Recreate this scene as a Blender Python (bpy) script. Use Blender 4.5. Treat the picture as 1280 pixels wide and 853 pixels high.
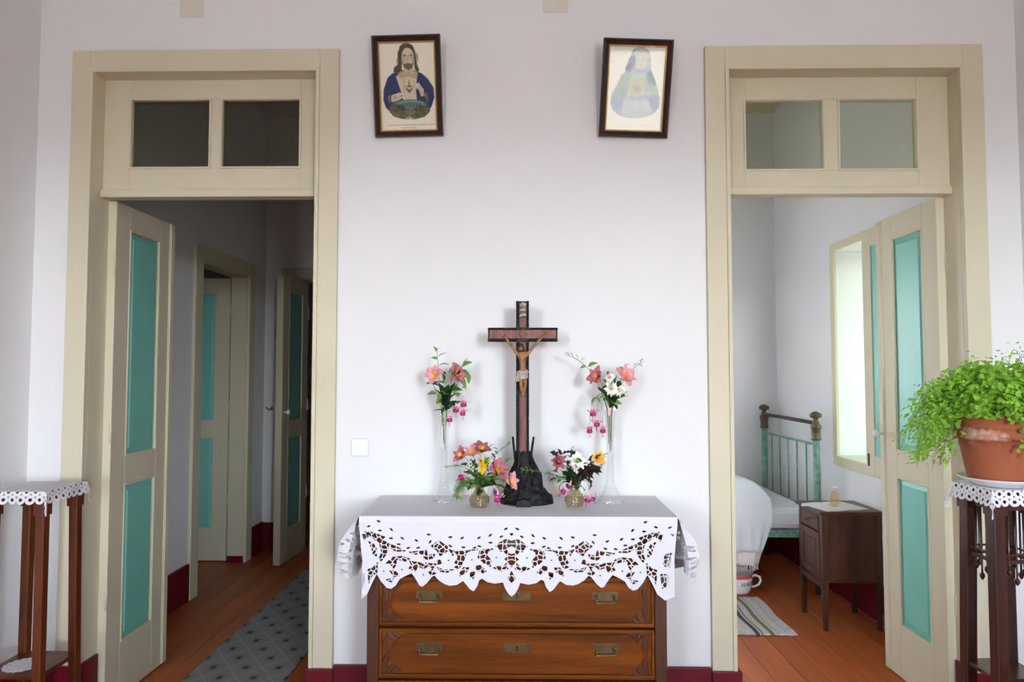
import bpy, math, random
import numpy as np
from mathutils import Vector, Matrix
for _o in list(bpy.data.objects): bpy.data.objects.remove(_o)
SC = bpy.context.scene
COL = SC.collection
R = math.radians
rnd = random.Random(7)
rng = np.random.RandomState(11)

# ------------------------------------------------------------------ camera
CAM = Vector((0, -2.8, 1.43)); PITCH = R(2.58); YAW = R(0.95)
cd = bpy.data.cameras.new('camera'); cam = bpy.data.objects.new('camera', cd); COL.objects.link(cam)
cam.location = CAM; cam.rotation_euler = (R(90) + PITCH, 0, YAW)
cd.lens = 24; cd.sensor_width = 36; cd.clip_start = 0.02
SC.camera = cam

# ------------------------------------------------------------------ world, daylight, exposure
SKY = (0.86, 0.93, 1.0); ZENITH = (0.26, 0.31, 0.37); GROUND = (0.95, 0.93, 0.90); SKY_L = 84.0; GROUND_L = 14.0
w = bpy.data.worlds.new('daylight'); SC.world = w; w.use_nodes = True
nt = w.node_tree; nt.nodes.clear()
tc = nt.nodes.new('ShaderNodeTexCoord'); sx = nt.nodes.new('ShaderNodeSeparateXYZ')
mr = nt.nodes.new('ShaderNodeMapRange'); mr.inputs[1].default_value = -0.01; mr.inputs[2].default_value = 0.05
mx = nt.nodes.new('ShaderNodeMix'); mx.data_type = 'RGBA'
mx.inputs[6].default_value = [c * GROUND_L for c in GROUND] + [1]
mx.inputs[7].default_value = [c * SKY_L for c in SKY] + [1]
zr = nt.nodes.new('ShaderNodeMapRange'); zr.interpolation_type = 'SMOOTHSTEP'; zr.inputs[1].default_value = 0.02; zr.inputs[2].default_value = 0.28
zm = nt.nodes.new('ShaderNodeMix'); zm.data_type = 'RGBA'; zm.inputs[6].default_value = [c * SKY_L for c in SKY] + [1]; zm.inputs[7].default_value = [c * SKY_L for c in ZENITH] + [1]
nt.links.new(sx.outputs[2], zr.inputs[0]); nt.links.new(zr.outputs[0], zm.inputs[0]); nt.links.new(zm.outputs[2], mx.inputs[7])
bg = nt.nodes.new('ShaderNodeBackground'); wo = nt.nodes.new('ShaderNodeOutputWorld')
nt.links.new(tc.outputs['Generated'], sx.inputs[0]); nt.links.new(sx.outputs[2], mr.inputs[0])
nt.links.new(mr.outputs[0], mx.inputs[0]); nt.links.new(mx.outputs[2], bg.inputs[0]); nt.links.new(bg.outputs[0], wo.inputs[0])
def portal(name, loc, rot, sx_, sy_):
    l = bpy.data.lights.new(name, 'AREA'); l.shape = 'RECTANGLE'; l.size = sx_; l.size_y = sy_
    l.cycles.is_portal = True
    o = bpy.data.objects.new(name, l); COL.objects.link(o); o.location = loc; o.rotation_euler = rot
BACK_Y = -5.2
BWIN = [(-1.88, -1.28), (1.08, 1.93)]; BWZ = (0.85, 2.65)
for a, b in BWIN:
    portal('window_daylight', ((a + b) / 2, BACK_Y - 0.32, sum(BWZ) / 2), (R(90), 0, 0), b - a, BWZ[1] - BWZ[0])
portal('bedroom_daylight', (2.46, 1.22, 1.54), (0, R(90), 0), 1.3, 0.8)
BBW = (0.0, 0.80, 0.95, 2.20)                                  # second bedroom window: x0, x1, z0, z1
portal('bedroom_daylight', (sum(BBW[:2]) / 2, 2.90, sum(BBW[2:]) / 2), (R(-90), 0, 0), 0.8, 1.25)
SC.view_settings.view_transform = 'Standard'; SC.view_settings.look = 'None'
SC.view_settings.gamma = 1; SC.view_settings.use_curve_mapping = False
SC.view_settings.exposure = 0.33

# ------------------------------------------------------------------ helpers
def lin(c): return c / 12.92 if c <= 0.04045 else ((c + 0.055) / 1.055) ** 2.4
def rgb(r, g, b): return (lin(r / 255), lin(g / 255), lin(b / 255), 1)
def at(px, py, y):
    """point of the plane y = const that a photo pixel (1280x853) looks at"""
    d = Vector(((px - 640) / 853.33, 1.0, -(py - 426.5) / 853.33))
    d = Matrix.Rotation(YAW, 3, 'Z') @ (Matrix.Rotation(PITCH, 3, 'X') @ d)
    return CAM + d * ((y - CAM.y) / d.y)

def tag(o, label=None, cat=None, group=None, kind=None):
    if label: o['label'] = label
    if cat: o['category'] = cat
    if group: o['group'] = group
    if kind: o['kind'] = kind
    return o
def thing(name, label, cat, loc=(0, 0, 0), rot=(0, 0, 0), group=None, kind=None):
    o = bpy.data.objects.new(name, None); COL.objects.link(o); o.empty_display_size = 0.05
    o.location = loc; o.rotation_euler = rot
    return tag(o, label, cat, group, kind)

class MB:
    def __init__(self, org=(0, 0, 0)):
        self.v = []; self.f = []; self.mi = []; self.sm = []; self.org = Vector(org); self.cur = 0
    def add(self, vs, fs, smooth=False):
        n = len(self.v); self.v.extend([tuple(p) for p in vs])
        for f in fs:
            self.f.append(tuple(i + n for i in f)); self.mi.append(self.cur); self.sm.append(smooth)
        return self
    def box(self, x0, x1, y0, y1, z0, z1, M=None):
        p = [Vector((x, y, z)) for z in (z0, z1) for y in (y0, y1) for x in (x0, x1)]
        if M is not None: p = [M @ q for q in p]
        return self.add(p, [(0, 2, 3, 1), (4, 5, 7, 6), (0, 1, 5, 4), (2, 6, 7, 3), (0, 4, 6, 2), (1, 3, 7, 5)])
    def hexa(self, lo, hi):
        """solid between two quads (each 4 points, same winding seen from above)"""
        return self.add(list(lo) + list(hi), [(3, 2, 1, 0), (4, 5, 6, 7), (0, 1, 5, 4), (1, 2, 6, 5), (2, 3, 7, 6), (3, 0, 4, 7)])
    def lathe(self, prof, c=(0, 0, 0), n=24, smooth=True, wob=None, close=True, M=None):
        vs = []; fs = []
        for (r, z) in prof:
            for k in range(n):
                a = 2 * math.pi * k / n
                rr = r * (wob(a, z) if wob else 1)
                p = Vector((rr * math.cos(a), rr * math.sin(a), z))
                if M is not None: p = M @ p
                vs.append(p + Vector(c))
        m = len(prof)
        for j in range(m - 1):
            for k in range(n):
                k2 = (k + 1) % n
                fs.append((j * n + k, j * n + k2, (j + 1) * n + k2, (j + 1) * n + k))
        if close:
            fs.append(tuple(range(n - 1, -1, -1))); fs.append(tuple((m - 1) * n + k for k in range(n)))
        return self.add(vs, fs, smooth)
    def tube(self, pts, rad, n=6, smooth=True):
        pts = [Vector(p) for p in pts]
        if not hasattr(rad, '__len__'): rad = [rad] * len(pts)
        vs = []; fs = []; up = None
        for i, p in enumerate(pts):
            t = (pts[min(i + 1, len(pts) - 1)] - pts[max(i - 1, 0)])
            t = t.normalized() if t.length > 1e-9 else Vector((0, 0, 1))
            if up is None:
                up = t.orthogonal().normalized()
            else:
                up = (up - t * up.dot(t))
                up = up.normalized() if up.length > 1e-6 else t.orthogonal().normalized()
            b = t.cross(up)
            for k in range(n):
                a = 2 * math.pi * k / n
                vs.append(p + (up * math.cos(a) + b * math.sin(a)) * rad[i])
        for i in range(len(pts) - 1):
            for k in range(n):
                k2 = (k + 1) % n
                fs.append((i * n + k, i * n + k2, (i + 1) * n + k2, (i + 1) * n + k))
        fs.append(tuple(range(n - 1, -1, -1))); fs.append(tuple((len(pts) - 1) * n + k for k in range(n)))
        return self.add(vs, fs, smooth)
    def prism(self, poly, d0, d1, axes='xz', smooth=False):
        """polygon in two axes, extruded along the third from d0 to d1"""
        def mk(a, b, d):
            return {'xz': (a, d, b), 'xy': (a, b, d), 'yz': (d, a, b)}[axes]
        n = len(poly)
        vs = [mk(a, b, d0) for a, b in poly] + [mk(a, b, d1) for a, b in poly]
        fs = [tuple(range(n)), tuple(range(2 * n - 1, n - 1, -1))]
        fs += [(k, n + k, n + (k + 1) % n, (k + 1) % n) for k in range(n)]
        return self.add(vs, fs, smooth)
    def grid(self, fn, nu, nv, smooth=True):
        vs = [fn(i / nu, j / nv) for j in range(nv + 1) for i in range(nu + 1)]
        fs = [(j * (nu + 1) + i, j * (nu + 1) + i + 1, (j + 1) * (nu + 1) + i + 1, (j + 1) * (nu + 1) + i) for j in range(nv) for i in range(nu)]
        return self.add(vs, fs, smooth)
    def blob(self, c, r, nu=12, nv=8, fn=None):
        def f(u, v):
            a = 2 * math.pi * u; t = math.pi * v
            d = Vector((math.sin(t) * math.cos(a), math.sin(t) * math.sin(a), -math.cos(t)))
            k = fn(d) if fn else 1
            return (c[0] + d.x * r[0] * k, c[1] + d.y * r[1] * k, c[2] + d.z * r[2] * k)
        return self.grid(f, nu, nv)
    def mesh(self, name, mats):
        me = bpy.data.meshes.new(name)
        me.from_pydata([(p[0] - self.org.x, p[1] - self.org.y, p[2] - self.org.z) for p in self.v], [], self.f)
        for m in (mats if isinstance(mats, (list, tuple)) else [mats]): me.materials.append(m)
        me.polygons.foreach_set('material_index', self.mi); me.polygons.foreach_set('use_smooth', self.sm)
        me.update(); return me
    def build(self, name, mats, parent=None, bevel=0, fix=True, solid=0, sub=0, kind=None, label=None):
        me = self.mesh(name, mats)
        if fix:
            import bmesh
            bm = bmesh.new(); bm.from_mesh(me); bmesh.ops.recalc_face_normals(bm, faces=bm.faces); bm.to_mesh(me); bm.free()
        return put(name, me, parent, bevel, solid, sub, kind, label)
def put(name, me, parent=None, bevel=0, solid=0, sub=0, kind=None, label=None):
    o = bpy.data.objects.new(name, me); COL.objects.link(o)
    if parent: o.parent = parent
    if solid:
        s = o.modifiers.new('thickness', 'SOLIDIFY'); s.thickness = solid; s.offset = 0
    if sub:
        s = o.modifiers.new('smooth', 'SUBSURF'); s.levels = sub; s.render_levels = sub
    if bevel:
        b = o.modifiers.new('edge', 'BEVEL'); b.width = bevel; b.segments = 2; b.limit_method = 'ANGLE'; b.angle_limit = R(40)
    if kind: o['kind'] = kind
    if label: o['label'] = label
    return o
def dup(o, parent, name=None, **kw):
    c = o.copy(); COL.objects.link(c); c.parent = parent
    for k, v in kw.items(): setattr(c, k, v)
    return c

def cut_mesh(f, u0, u1, v0, v1, nu, nv):
    """triangle sheet of the region f < 0 (f takes and returns arrays); returns uv points and triangles"""
    U, V = np.meshgrid(np.linspace(u0, u1, nu + 1), np.linspace(v0, v1, nv + 1))
    S = f(U, V).ravel(); P = np.stack([U.ravel(), V.ravel()], 1); N = len(S)
    S = np.where(np.abs(S) < 1e-9, 1e-9, S)
    I = (np.arange(nv)[:, None] * (nu + 1) + np.arange(nu)[None, :]).ravel()
    a, b, c, d = I, I + 1, I + nu + 2, I + nu + 1
    T = np.concatenate([np.stack([a, b, c], 1), np.stack([a, c, d], 1)])
    ins = S[T] < 0; k = ins.sum(1)
    out = [T[k == 3]]; E = []
    def edge(p, q):
        lo, hi = np.minimum(p, q), np.maximum(p, q); return lo.astype(np.int64) * N + hi
    keys = []
    T1 = T[k == 1]; r = np.argmax(S[T1] < 0, 1); T1 = np.stack([np.take_along_axis(T1, ((r + j) % 3)[:, None], 1)[:, 0] for j in range(3)], 1) if len(T1) else T1
    T2 = T[k == 2]; r = np.argmax(S[T2] >= 0, 1); T2 = np.stack([np.take_along_axis(T2, ((r + j) % 3)[:, None], 1)[:, 0] for j in range(3)], 1) if len(T2) else T2
    e1b, e1c = edge(T1[:, 0], T1[:, 1]), edge(T1[:, 0], T1[:, 2])
    e2b, e2c = edge(T2[:, 0], T2[:, 1]), edge(T2[:, 0], T2[:, 2])
    allk = np.concatenate([e1b, e1c, e2b, e2c]); uq, inv = np.unique(allk, return_inverse=True)
    inv = inv + N; n1, n2 = len(T1), len(T2)
    i1b, i1c, i2b, i2c = inv[:n1], inv[n1:2 * n1], inv[2 * n1:2 * n1 + n2], inv[2 * n1 + n2:]
    out.append(np.stack([T1[:, 0], i1b, i1c], 1)); out.append(np.stack([i2b, T2[:, 1], T2[:, 2]], 1)); out.append(np.stack([i2b, T2[:, 2], i2c], 1))
    lo, hi = uq // N, uq % N; t = S[lo] / (S[lo] - S[hi])
    P = np.concatenate([P, P[lo] + (P[hi] - P[lo]) * t[:, None]])
    T = np.concatenate(out); used, T = np.unique(T, return_inverse=True)
    return P[used], T.reshape(-1, 3)
def sheet_object(name, pieces, mat, parent=None, solid=0.0012, org=(0, 0, 0), kind=None):
    """pieces: list of (3-D points array, triangles) joined into one mesh"""
    vs, ts, n = [], [], 0
    for P, T in pieces:
        vs.append(P - np.array(org)); ts.append(T + n); n += len(P)
    V = np.concatenate(vs); T = np.concatenate(ts)
    me = bpy.data.meshes.new(name); me.from_pydata(V.tolist(), [], T.tolist())
    me.polygons.foreach_set('use_smooth', [True] * len(T)); me.materials.append(mat); me.update()
    return put(name, me, parent, solid=solid, kind=kind)

# signed distances on arrays
def s_poly(X, Y, pts):
    pts = np.array(pts, float); n = len(pts); D = np.full(X.shape, 1e18); inside = np.zeros(X.shape, bool)
    for i in range(n):
        a, b = pts[i], pts[(i + 1) % n]; e = b - a
        t = np.clip(((X - a[0]) * e[0] + (Y - a[1]) * e[1]) / max((e @ e), 1e-12), 0, 1)
        D = np.minimum(D, (X - a[0] - t * e[0]) ** 2 + (Y - a[1] - t * e[1]) ** 2)
        c = ((a[1] > Y) != (b[1] > Y)) & (X < (b[0] - a[0]) * (Y - a[1]) / (b[1] - a[1] + 1e-12) + a[0])
        inside ^= c
    return np.where(inside, -1, 1) * np.sqrt(D)
def s_ell(X, Y, cx, cy, rx, ry, ang=0):
    c, s = math.cos(ang), math.sin(ang); dx, dy = X - cx, Y - cy
    x, y = c * dx + s * dy, -s * dx + c * dy
    return (np.sqrt((x / rx) ** 2 + (y / ry) ** 2) - 1) * min(rx, ry)

# ------------------------------------------------------------------ materials
def mat(name, base, rough=0.6, metal=0, var=0.0, vscale=8, bump=0, bscale=60, spec=0.5, rvar=0.0, coat=0, stretch=(1, 1, 1), base2=None, detail=4, trans=0, sss=0):
    m = bpy.data.materials.new(name); m.use_nodes = True; t = m.node_tree; p = t.nodes['Principled BSDF']
    p.inputs['Base Color'].default_value = base; p.inputs['Roughness'].default_value = rough; p.inputs['Metallic'].default_value = metal
    p.inputs['Specular IOR Level'].default_value = spec; p.inputs['Coat Weight'].default_value = coat
    if trans: p.inputs['Transmission Weight'].default_value = trans
    tcn = t.nodes.new('ShaderNodeTexCoord'); mp = t.nodes.new('ShaderNodeMapping'); mp.inputs['Scale'].default_value = stretch
    t.links.new(tcn.outputs['Object'], mp.inputs[0])
    oi = t.nodes.new('ShaderNodeObjectInfo'); ml = t.nodes.new('ShaderNodeMath'); ml.operation = 'MULTIPLY'; ml.inputs[1].default_value = 37.0
    t.links.new(oi.outputs['Random'], ml.inputs[0])
    if var or base2:
        n = t.nodes.new('ShaderNodeTexNoise'); n.noise_dimensions = '4D'; n.inputs['Scale'].default_value = vscale; n.inputs['Detail'].default_value = detail
        t.links.new(mp.outputs[0], n.inputs['Vector']); t.links.new(ml.outputs[0], n.inputs['W'])
        cr = t.nodes.new('ShaderNodeValToRGB'); e = cr.color_ramp.elements
        b2 = base2 or tuple(min(1, c * (1 + var)) for c in base[:3]) + (1,)
        b1 = base if base2 else tuple(c * (1 - var) for c in base[:3]) + (1,)
        e[0].position = 0.32; e[1].position = 0.68; e[0].color = b1; e[1].color = b2
        t.links.new(n.outputs[0], cr.inputs[0]); t.links.new(cr.outputs[0], p.inputs['Base Color'])
    if bump:
        n2 = t.nodes.new('ShaderNodeTexNoise'); n2.inputs['Scale'].default_value = bscale; n2.inputs['Detail'].default_value = 5
        t.links.new(mp.outputs[0], n2.inputs['Vector'])
        bp = t.nodes.new('ShaderNodeBump'); bp.inputs['Strength'].default_value = bump; bp.inputs['Distance'].default_value = 0.004
        t.links.new(n2.outputs[0], bp.inputs['Height']); t.links.new(bp.outputs[0], p.inputs['Normal'])
    return m
def wood(name, dark, light, rough=0.4, grain=(1, 1, 1), scale=6, coat=0.0, rand=0.25, spec=0.4):
    """grain: small factor along the grain direction"""
    m = bpy.data.materials.new(name); m.use_nodes = True; t = m.node_tree; p = t.nodes['Principled BSDF']; L = t.links.new
    tcn = t.nodes.new('ShaderNodeTexCoord'); mp = t.nodes.new('ShaderNodeMapping'); mp.inputs['Scale'].default_value = grain
    oi = t.nodes.new('ShaderNodeObjectInfo'); ml = t.nodes.new('ShaderNodeMath'); ml.operation = 'MULTIPLY'; ml.inputs[1].default_value = 53.0
    L(oi.outputs['Random'], ml.inputs[0]); L(tcn.outputs['Object'], mp.inputs[0])
    def noise(sc, det, dist):
        n = t.nodes.new('ShaderNodeTexNoise'); n.noise_dimensions = '4D'; n.inputs['Scale'].default_value = sc; n.inputs['Detail'].default_value = det; n.inputs['Distortion'].default_value = dist
        L(mp.outputs[0], n.inputs['Vector']); L(ml.outputs[0], n.inputs['W']); return n
    a, b = noise(scale, 5, 0.6), noise(scale * 7, 3, 0.2)
    mixn = t.nodes.new('ShaderNodeMath'); mixn.operation = 'MULTIPLY_ADD'; mixn.inputs[1].default_value = 0.35
    sub = t.nodes.new('ShaderNodeMath'); sub.operation = 'SUBTRACT'; sub.inputs[1].default_value = 0.175
    L(b.outputs[0], mixn.inputs[0]); L(a.outputs[0], sub.inputs[0]); L(sub.outputs[0], mixn.inputs[2])
    cr = t.nodes.new('ShaderNodeValToRGB'); e = cr.color_ramp.elements
    e[0].position = 0.3; e[1].position = 0.7; e[0].color = dark; e[1].color = light
    L(mixn.outputs[0], cr.inputs[0])
    hv = t.nodes.new('ShaderNodeHueSaturation'); mr2 = t.nodes.new('ShaderNodeMapRange'); mr2.inputs[3].default_value = 1 - rand; mr2.inputs[4].default_value = 1 + rand
    L(oi.outputs['Random'], mr2.inputs[0]); L(mr2.outputs[0], hv.inputs['Value']); L(cr.outputs[0], hv.inputs['Color']); L(hv.outputs[0], p.inputs['Base Color'])
    p.inputs['Roughness'].default_value = rough; p.inputs['Coat Weight'].default_value = coat; p.inputs['Coat Roughness'].default_value = 0.15; p.inputs['Specular IOR Level'].default_value = spec
    bp = t.nodes.new('ShaderNodeBump'); bp.inputs['Strength'].default_value = 0.12; bp.inputs['Distance'].default_value = 0.002
    L(b.outputs[0], bp.inputs['Height']); L(bp.outputs[0], p.inputs['Normal'])
    return m
def glass(name, tint=(1, 1, 1, 1), refl=1.0, rough=0.02, milky=0):
    m = bpy.data.materials.new(name); m.use_nodes = True; t = m.node_tree; t.nodes.clear(); L = t.links.new
    o = t.nodes.new('ShaderNodeOutputMaterial'); mi = t.nodes.new('ShaderNodeMixShader')
    tr = t.nodes.new('ShaderNodeBsdfTransparent'); tr.inputs[0].default_value = tint
    gl = t.nodes.new('ShaderNodeBsdfGlossy'); gl.inputs['Roughness'].default_value = rough
    lw = t.nodes.new('ShaderNodeLayerWeight'); lw.inputs[0].default_value = .5
    pw = t.nodes.new('ShaderNodeMath'); pw.operation = 'POWER'; pw.inputs[1].default_value = 4.5; L(lw.outputs['Facing'], pw.inputs[0])
    k = t.nodes.new('ShaderNodeMath'); k.operation = 'MULTIPLY_ADD'; k.inputs[1].default_value = .8 * refl; k.inputs[2].default_value = .045 * refl
    L(pw.outputs[0], k.inputs[0]); L(k.outputs[0], mi.inputs[0]); L(tr.outputs[0], mi.inputs[1]); L(gl.outputs[0], mi.inputs[2]); out = mi
    if milky:
        df = t.nodes.new('ShaderNodeBsdfDiffuse'); tl = t.nodes.new('ShaderNodeBsdfTranslucent'); m1 = t.nodes.new('ShaderNodeMixShader'); m2 = t.nodes.new('ShaderNodeMixShader'); m2.inputs[0].default_value = milky
        L(df.outputs[0], m1.inputs[1]); L(tl.outputs[0], m1.inputs[2]); L(mi.outputs[0], m2.inputs[1]); L(m1.outputs[0], m2.inputs[2]); out = m2
    L(out.outputs[0], o.inputs[0])
    return m
def vcol_mat(name, rough=0.8):
    m = bpy.data.materials.new(name); m.use_nodes = True; t = m.node_tree; p = t.nodes['Principled BSDF']
    a = t.nodes.new('ShaderNodeVertexColor'); a.layer_name = 'ink'; t.links.new(a.outputs[0], p.inputs['Base Color']); p.inputs['Roughness'].default_value = rough
    return m
def leafmat(name, base, var=0.25, rough=0.5):
    m = mat(name, base, rough, var=var, vscale=14, spec=0.3); t = m.node_tree; p = t.nodes['Principled BSDF']
    tl = t.nodes.new('ShaderNodeBsdfTranslucent'); tl.inputs[0].default_value = tuple(min(1, c * 1.6) for c in base[:3]) + (1,)
    mi = t.nodes.new('ShaderNodeMixShader'); mi.inputs[0].default_value = 0.3
    o = t.nodes['Material Output']; t.links.new(p.outputs[0], mi.inputs[1]); t.links.new(tl.outputs[0], mi.inputs[2]); t.links.new(mi.outputs[0], o.inputs[0])
    return m

M_WALL = mat('white_plaster', rgb(232, 231, 233), 0.9, var=0.025, vscale=1.6, bump=0.12, bscale=14, spec=0.1)
M_CEIL = wood('painted_ceiling_boards', rgb(190, 176, 140), rgb(200, 186, 150), 0.7, (1, 0.15, 1), 4, rand=0.02)
M_CREAM = mat('cream_paint', rgb(212, 204, 180), 0.6, var=0.03, vscale=3, bump=0.05, bscale=30, spec=0.2)
M_TEAL = mat('turquoise_paint', rgb(126, 198, 184), 0.42, var=0.04, vscale=4, bump=0.04, bscale=40, spec=0.4)
M_RED = mat('oxblood_paint', rgb(104, 10, 30), 0.45, var=0.06, vscale=4, spec=0.35)
M_FLOOR = wood('pine_floorboards', rgb(164, 80, 34), rgb(198, 106, 52), 0.42, (9, 0.7, 3), 1.4, rand=0.14)
M_CHEST = wood('walnut_veneer', rgb(82, 38, 4), rgb(130, 68, 12), 0.5, (0.7, 3, 9), 2.2, coat=0.05, rand=0.05, spec=.15)
M_CHESTD = wood('dark_walnut', rgb(60, 28, 8), rgb(90, 46, 14), 0.5, (5, 5, 0.8), 3, coat=0.06, rand=0.08)
M_STANDL = wood('chestnut_stand_wood', rgb(72, 30, 8), rgb(116, 54, 18), 0.4, (8, 8, 0.8), 4, coat=0.2, rand=0.1)
M_STANDR = wood('mahogany_stand_wood', rgb(42, 16, 10), rgb(74, 32, 20), 0.3, (8, 8, 0.8), 4, coat=0.35, rand=0.1)
M_NIGHT = wood('nightstand_walnut', rgb(56, 30, 20), rgb(88, 50, 32), 0.42, (3, 3, 0.8), 4, coat=0.1, rand=0.06)
M_BRASS = mat('tarnished_brass', rgb(120, 102, 66), 0.5, metal=0.85, var=0.2, vscale=60)
M_BRASSD = mat('dark_brass', rgb(104, 86, 58), 0.4, metal=0.8, var=0.25, vscale=50)
M_BRONZE = mat('aged_bronze', rgb(98, 84, 66), 0.5, metal=.45, var=.2, vscale=40)
M_BLACK = mat('black_recess', rgb(18, 14, 10), 0.8)
M_LINEN = mat('white_linen', rgb(220, 219, 226), 0.85, bump=0.08, bscale=500, spec=0.15)
M_CROCHET = mat('white_crochet_cotton', rgb(224, 222, 228), 0.9, bump=0.25, bscale=700, spec=0.1)
M_PLASTIC = mat('white_plastic', rgb(226, 226, 229), 0.3, spec=0.5)
M_CHINA = mat('white_china', rgb(236, 236, 240), 0.18, spec=0.5)
M_BEDPAINT = mat('chipped_green_bed_paint', rgb(128, 172, 156), 0.5, vscale=30, base2=rgb(92, 128, 116))
M_IRON = mat('dark_iron', rgb(74, 66, 60), 0.5, metal=0.3, var=0.2, vscale=40)
M_GLASS = glass('clear_glass', (0.97, 0.98, 0.97, 1), 0.9)
M_PANE = glass('old_window_pane', (0.80, 0.82, 0.74, 1), 0.9)
M_DIMGLASS = glass('greenish_dimming_glass', (.34, .36, .32, 1), .8)  # dark tint added to cut the daylight falling on the window reveal
M_VASE = glass('vase_glass', (0.985, 0.985, 0.98, 1), 1.0, 0.06, .14)
M_AMBER = glass('amber_lustre_glass', (0.74, 0.64, 0.45, 1), 2.4, 0.05, .05)
M_PERFUME = glass('peach_glass', (0.97, 0.80, 0.60, 1), 1.6, 0.05, .1)
M_STEM = leafmat('stem_green', rgb(104, 140, 62))
M_LEAF = leafmat('leaf_green', rgb(62, 104, 44))
M_DLEAF = leafmat('dark_leaf_green', rgb(38, 66, 34))
M_PLEAF = leafmat('purple_leaf', rgb(62, 48, 42))
M_VLEAF = leafmat('variegated_leaf', rgb(120, 158, 78), 0.35)
M_FERN = leafmat('asparagus_green', rgb(150, 180, 118))
M_PINK = mat('pink_petal', rgb(222, 128, 150), 0.6, vscale=60, base2=rgb(238, 176, 176))
M_ROSE = mat('dusky_rose_petal', rgb(176, 74, 100), 0.6, vscale=60, base2=rgb(214, 134, 146))
M_YEL = mat('yellow_petal', rgb(246, 204, 50), 0.55, var=0.1, vscale=40)
M_ORA = mat('orange_petal', rgb(244, 176, 78), 0.55, var=0.1, vscale=40)
M_WPET = mat('white_petal', rgb(244, 242, 228), 0.6, var=0.04, vscale=60)
M_MAG = mat('magenta_petal', rgb(176, 8, 106), 0.5, var=0.15, vscale=60)
M_PURP = mat('purple_petal', rgb(106, 16, 106), 0.5, var=0.15, vscale=60)
M_BLUSH = mat('blush_sepal', rgb(248, 196, 204), 0.55, var=0.08, vscale=60)
M_WINE = mat('wine_petal', rgb(146, 62, 76), 0.6, vscale=50, base2=rgb(178, 96, 104))

# ------------------------------------------------------------------ setting: shell
CEIL = 3.54; Y2 = 2.72; XR = 2.035; XL = -2.045; HX = -2.105
D1 = (-1.80, -0.863, 2.685); D2 = (0.849, 1.79, 2.677)       # clear door openings: x0, x1, top
WT = 0.12
def struct(name, mb, m, parent=None, **k):
    o = mb.build(name, m, parent, **k)
    if parent is None: o['kind'] = 'structure'
    return o
J = 0.02
mb = MB(); mb.box(XL - .3, D1[0] - J, 0, WT, -.02, CEIL); mb.box(D1[1] + J, D2[0] - J, 0, WT, -.02, CEIL); mb.box(D2[1] + J, XR + .45, 0, WT, -.02, CEIL)
mb.box(D1[0] - J, D1[1] + J, 0, WT, D1[2] + J, CEIL); mb.box(D2[0] - J, D2[1] + J, 0, WT, D2[2] + J, CEIL)
struct('wall_front', mb, M_WALL)
struct('wall_left', MB().box(XL - .3, XL, BACK_Y, 0, -.02, CEIL), M_WALL)
struct('wall_right', MB().box(XR, XR + .45, BACK_Y, 0, -.02, CEIL), M_WALL)
mb = MB(); xs = [XL - .3, BWIN[0][0], BWIN[0][1], BWIN[1][0], BWIN[1][1], XR + .45]
for i in (0, 2, 4): mb.box(xs[i], xs[i + 1], BACK_Y - .3, BACK_Y, -.02, CEIL)
for a, b in BWIN: mb.box(a, b, BACK_Y - .3, BACK_Y, -.02, BWZ[0]); mb.box(a, b, BACK_Y - .3, BACK_Y, BWZ[1], CEIL)
struct('wall_back', mb, M_WALL)
struct('ceiling', MB().box(-4.2, XR + .45, BACK_Y - .3, WT, CEIL, CEIL + .1), M_WALL)
struct('ceiling_back_rooms', MB().box(-4.2, XR + .45, WT, 5.2, CEIL, CEIL + .1), M_CEIL)
# bedroom and hall
WY = (0.86, 1.655); WZ = (0.875, 2.215)
mb = MB(); mb.box(XR, XR + .45, WT, WY[0], -.02, CEIL); mb.box(XR, XR + .45, WY[1], Y2 + .15, -.02, CEIL)
mb.box(XR, XR + .45, WY[0], WY[1], -.02, WZ[0]); mb.box(XR, XR + .45, WY[0], WY[1], WZ[1], CEIL)
struct('wall_bedroom_right', mb, M_WALL)
mb = MB(); mb.box(-.40, BBW[0], Y2, Y2 + .15, -.02, CEIL); mb.box(BBW[1], XR, Y2, Y2 + .15, -.02, CEIL); mb.box(BBW[0], BBW[1], Y2, Y2 + .15, -.02, BBW[2]); mb.box(BBW[0], BBW[1], Y2, Y2 + .15, BBW[3], CEIL)
struct('wall_bedroom_back', mb, M_WALL)
struct('wall_partition', MB().box(-.48, -.40, WT, Y2 + .15, -.02, CEIL), M_WALL)
struct('wall_hall_right', MB().box(-.50, -.48, WT, Y2 + .15, -.02, CEIL), M_WALL)
HD = (1.60, 2.36, 2.16)        # hall side door: y0, y1, top
mb = MB(); mb.box(HX - .12, HX, WT, HD[0], -.02, CEIL); mb.box(HX - .12, HX, HD[1], Y2 + .15, -.02, CEIL); mb.box(HX - .12, HX, HD[0], HD[1], HD[2], CEIL)
struct('wall_hall_left', mb, M_WALL)
BD = (-1.845, -0.95, 2.18)      # hall end door: x0, x1, top
mb = MB(); mb.box(HX, BD[0], Y2, Y2 + .15, -.02, CEIL); mb.box(BD[1], -.50, Y2, Y2 + .15, -.02, CEIL); mb.box(BD[0], BD[1], Y2, Y2 + .15, BD[2], CEIL)
struct('wall_hall_back', mb, M_WALL)
struct('wall_far_left', MB().box(-4.2, -4.1, WT, 5.2, -.02, CEIL).box(-4.2, XL - .3, 0, WT, -.02, CEIL), M_WALL)
struct('wall_far_back', MB().box(-4.2, -.40, 5.1, 5.2, -.02, CEIL), M_WALL)
struct('wall_far_right', MB().box(-.50, -.40, Y2 + .15, 5.1, -.02, CEIL), M_WALL)

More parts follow.
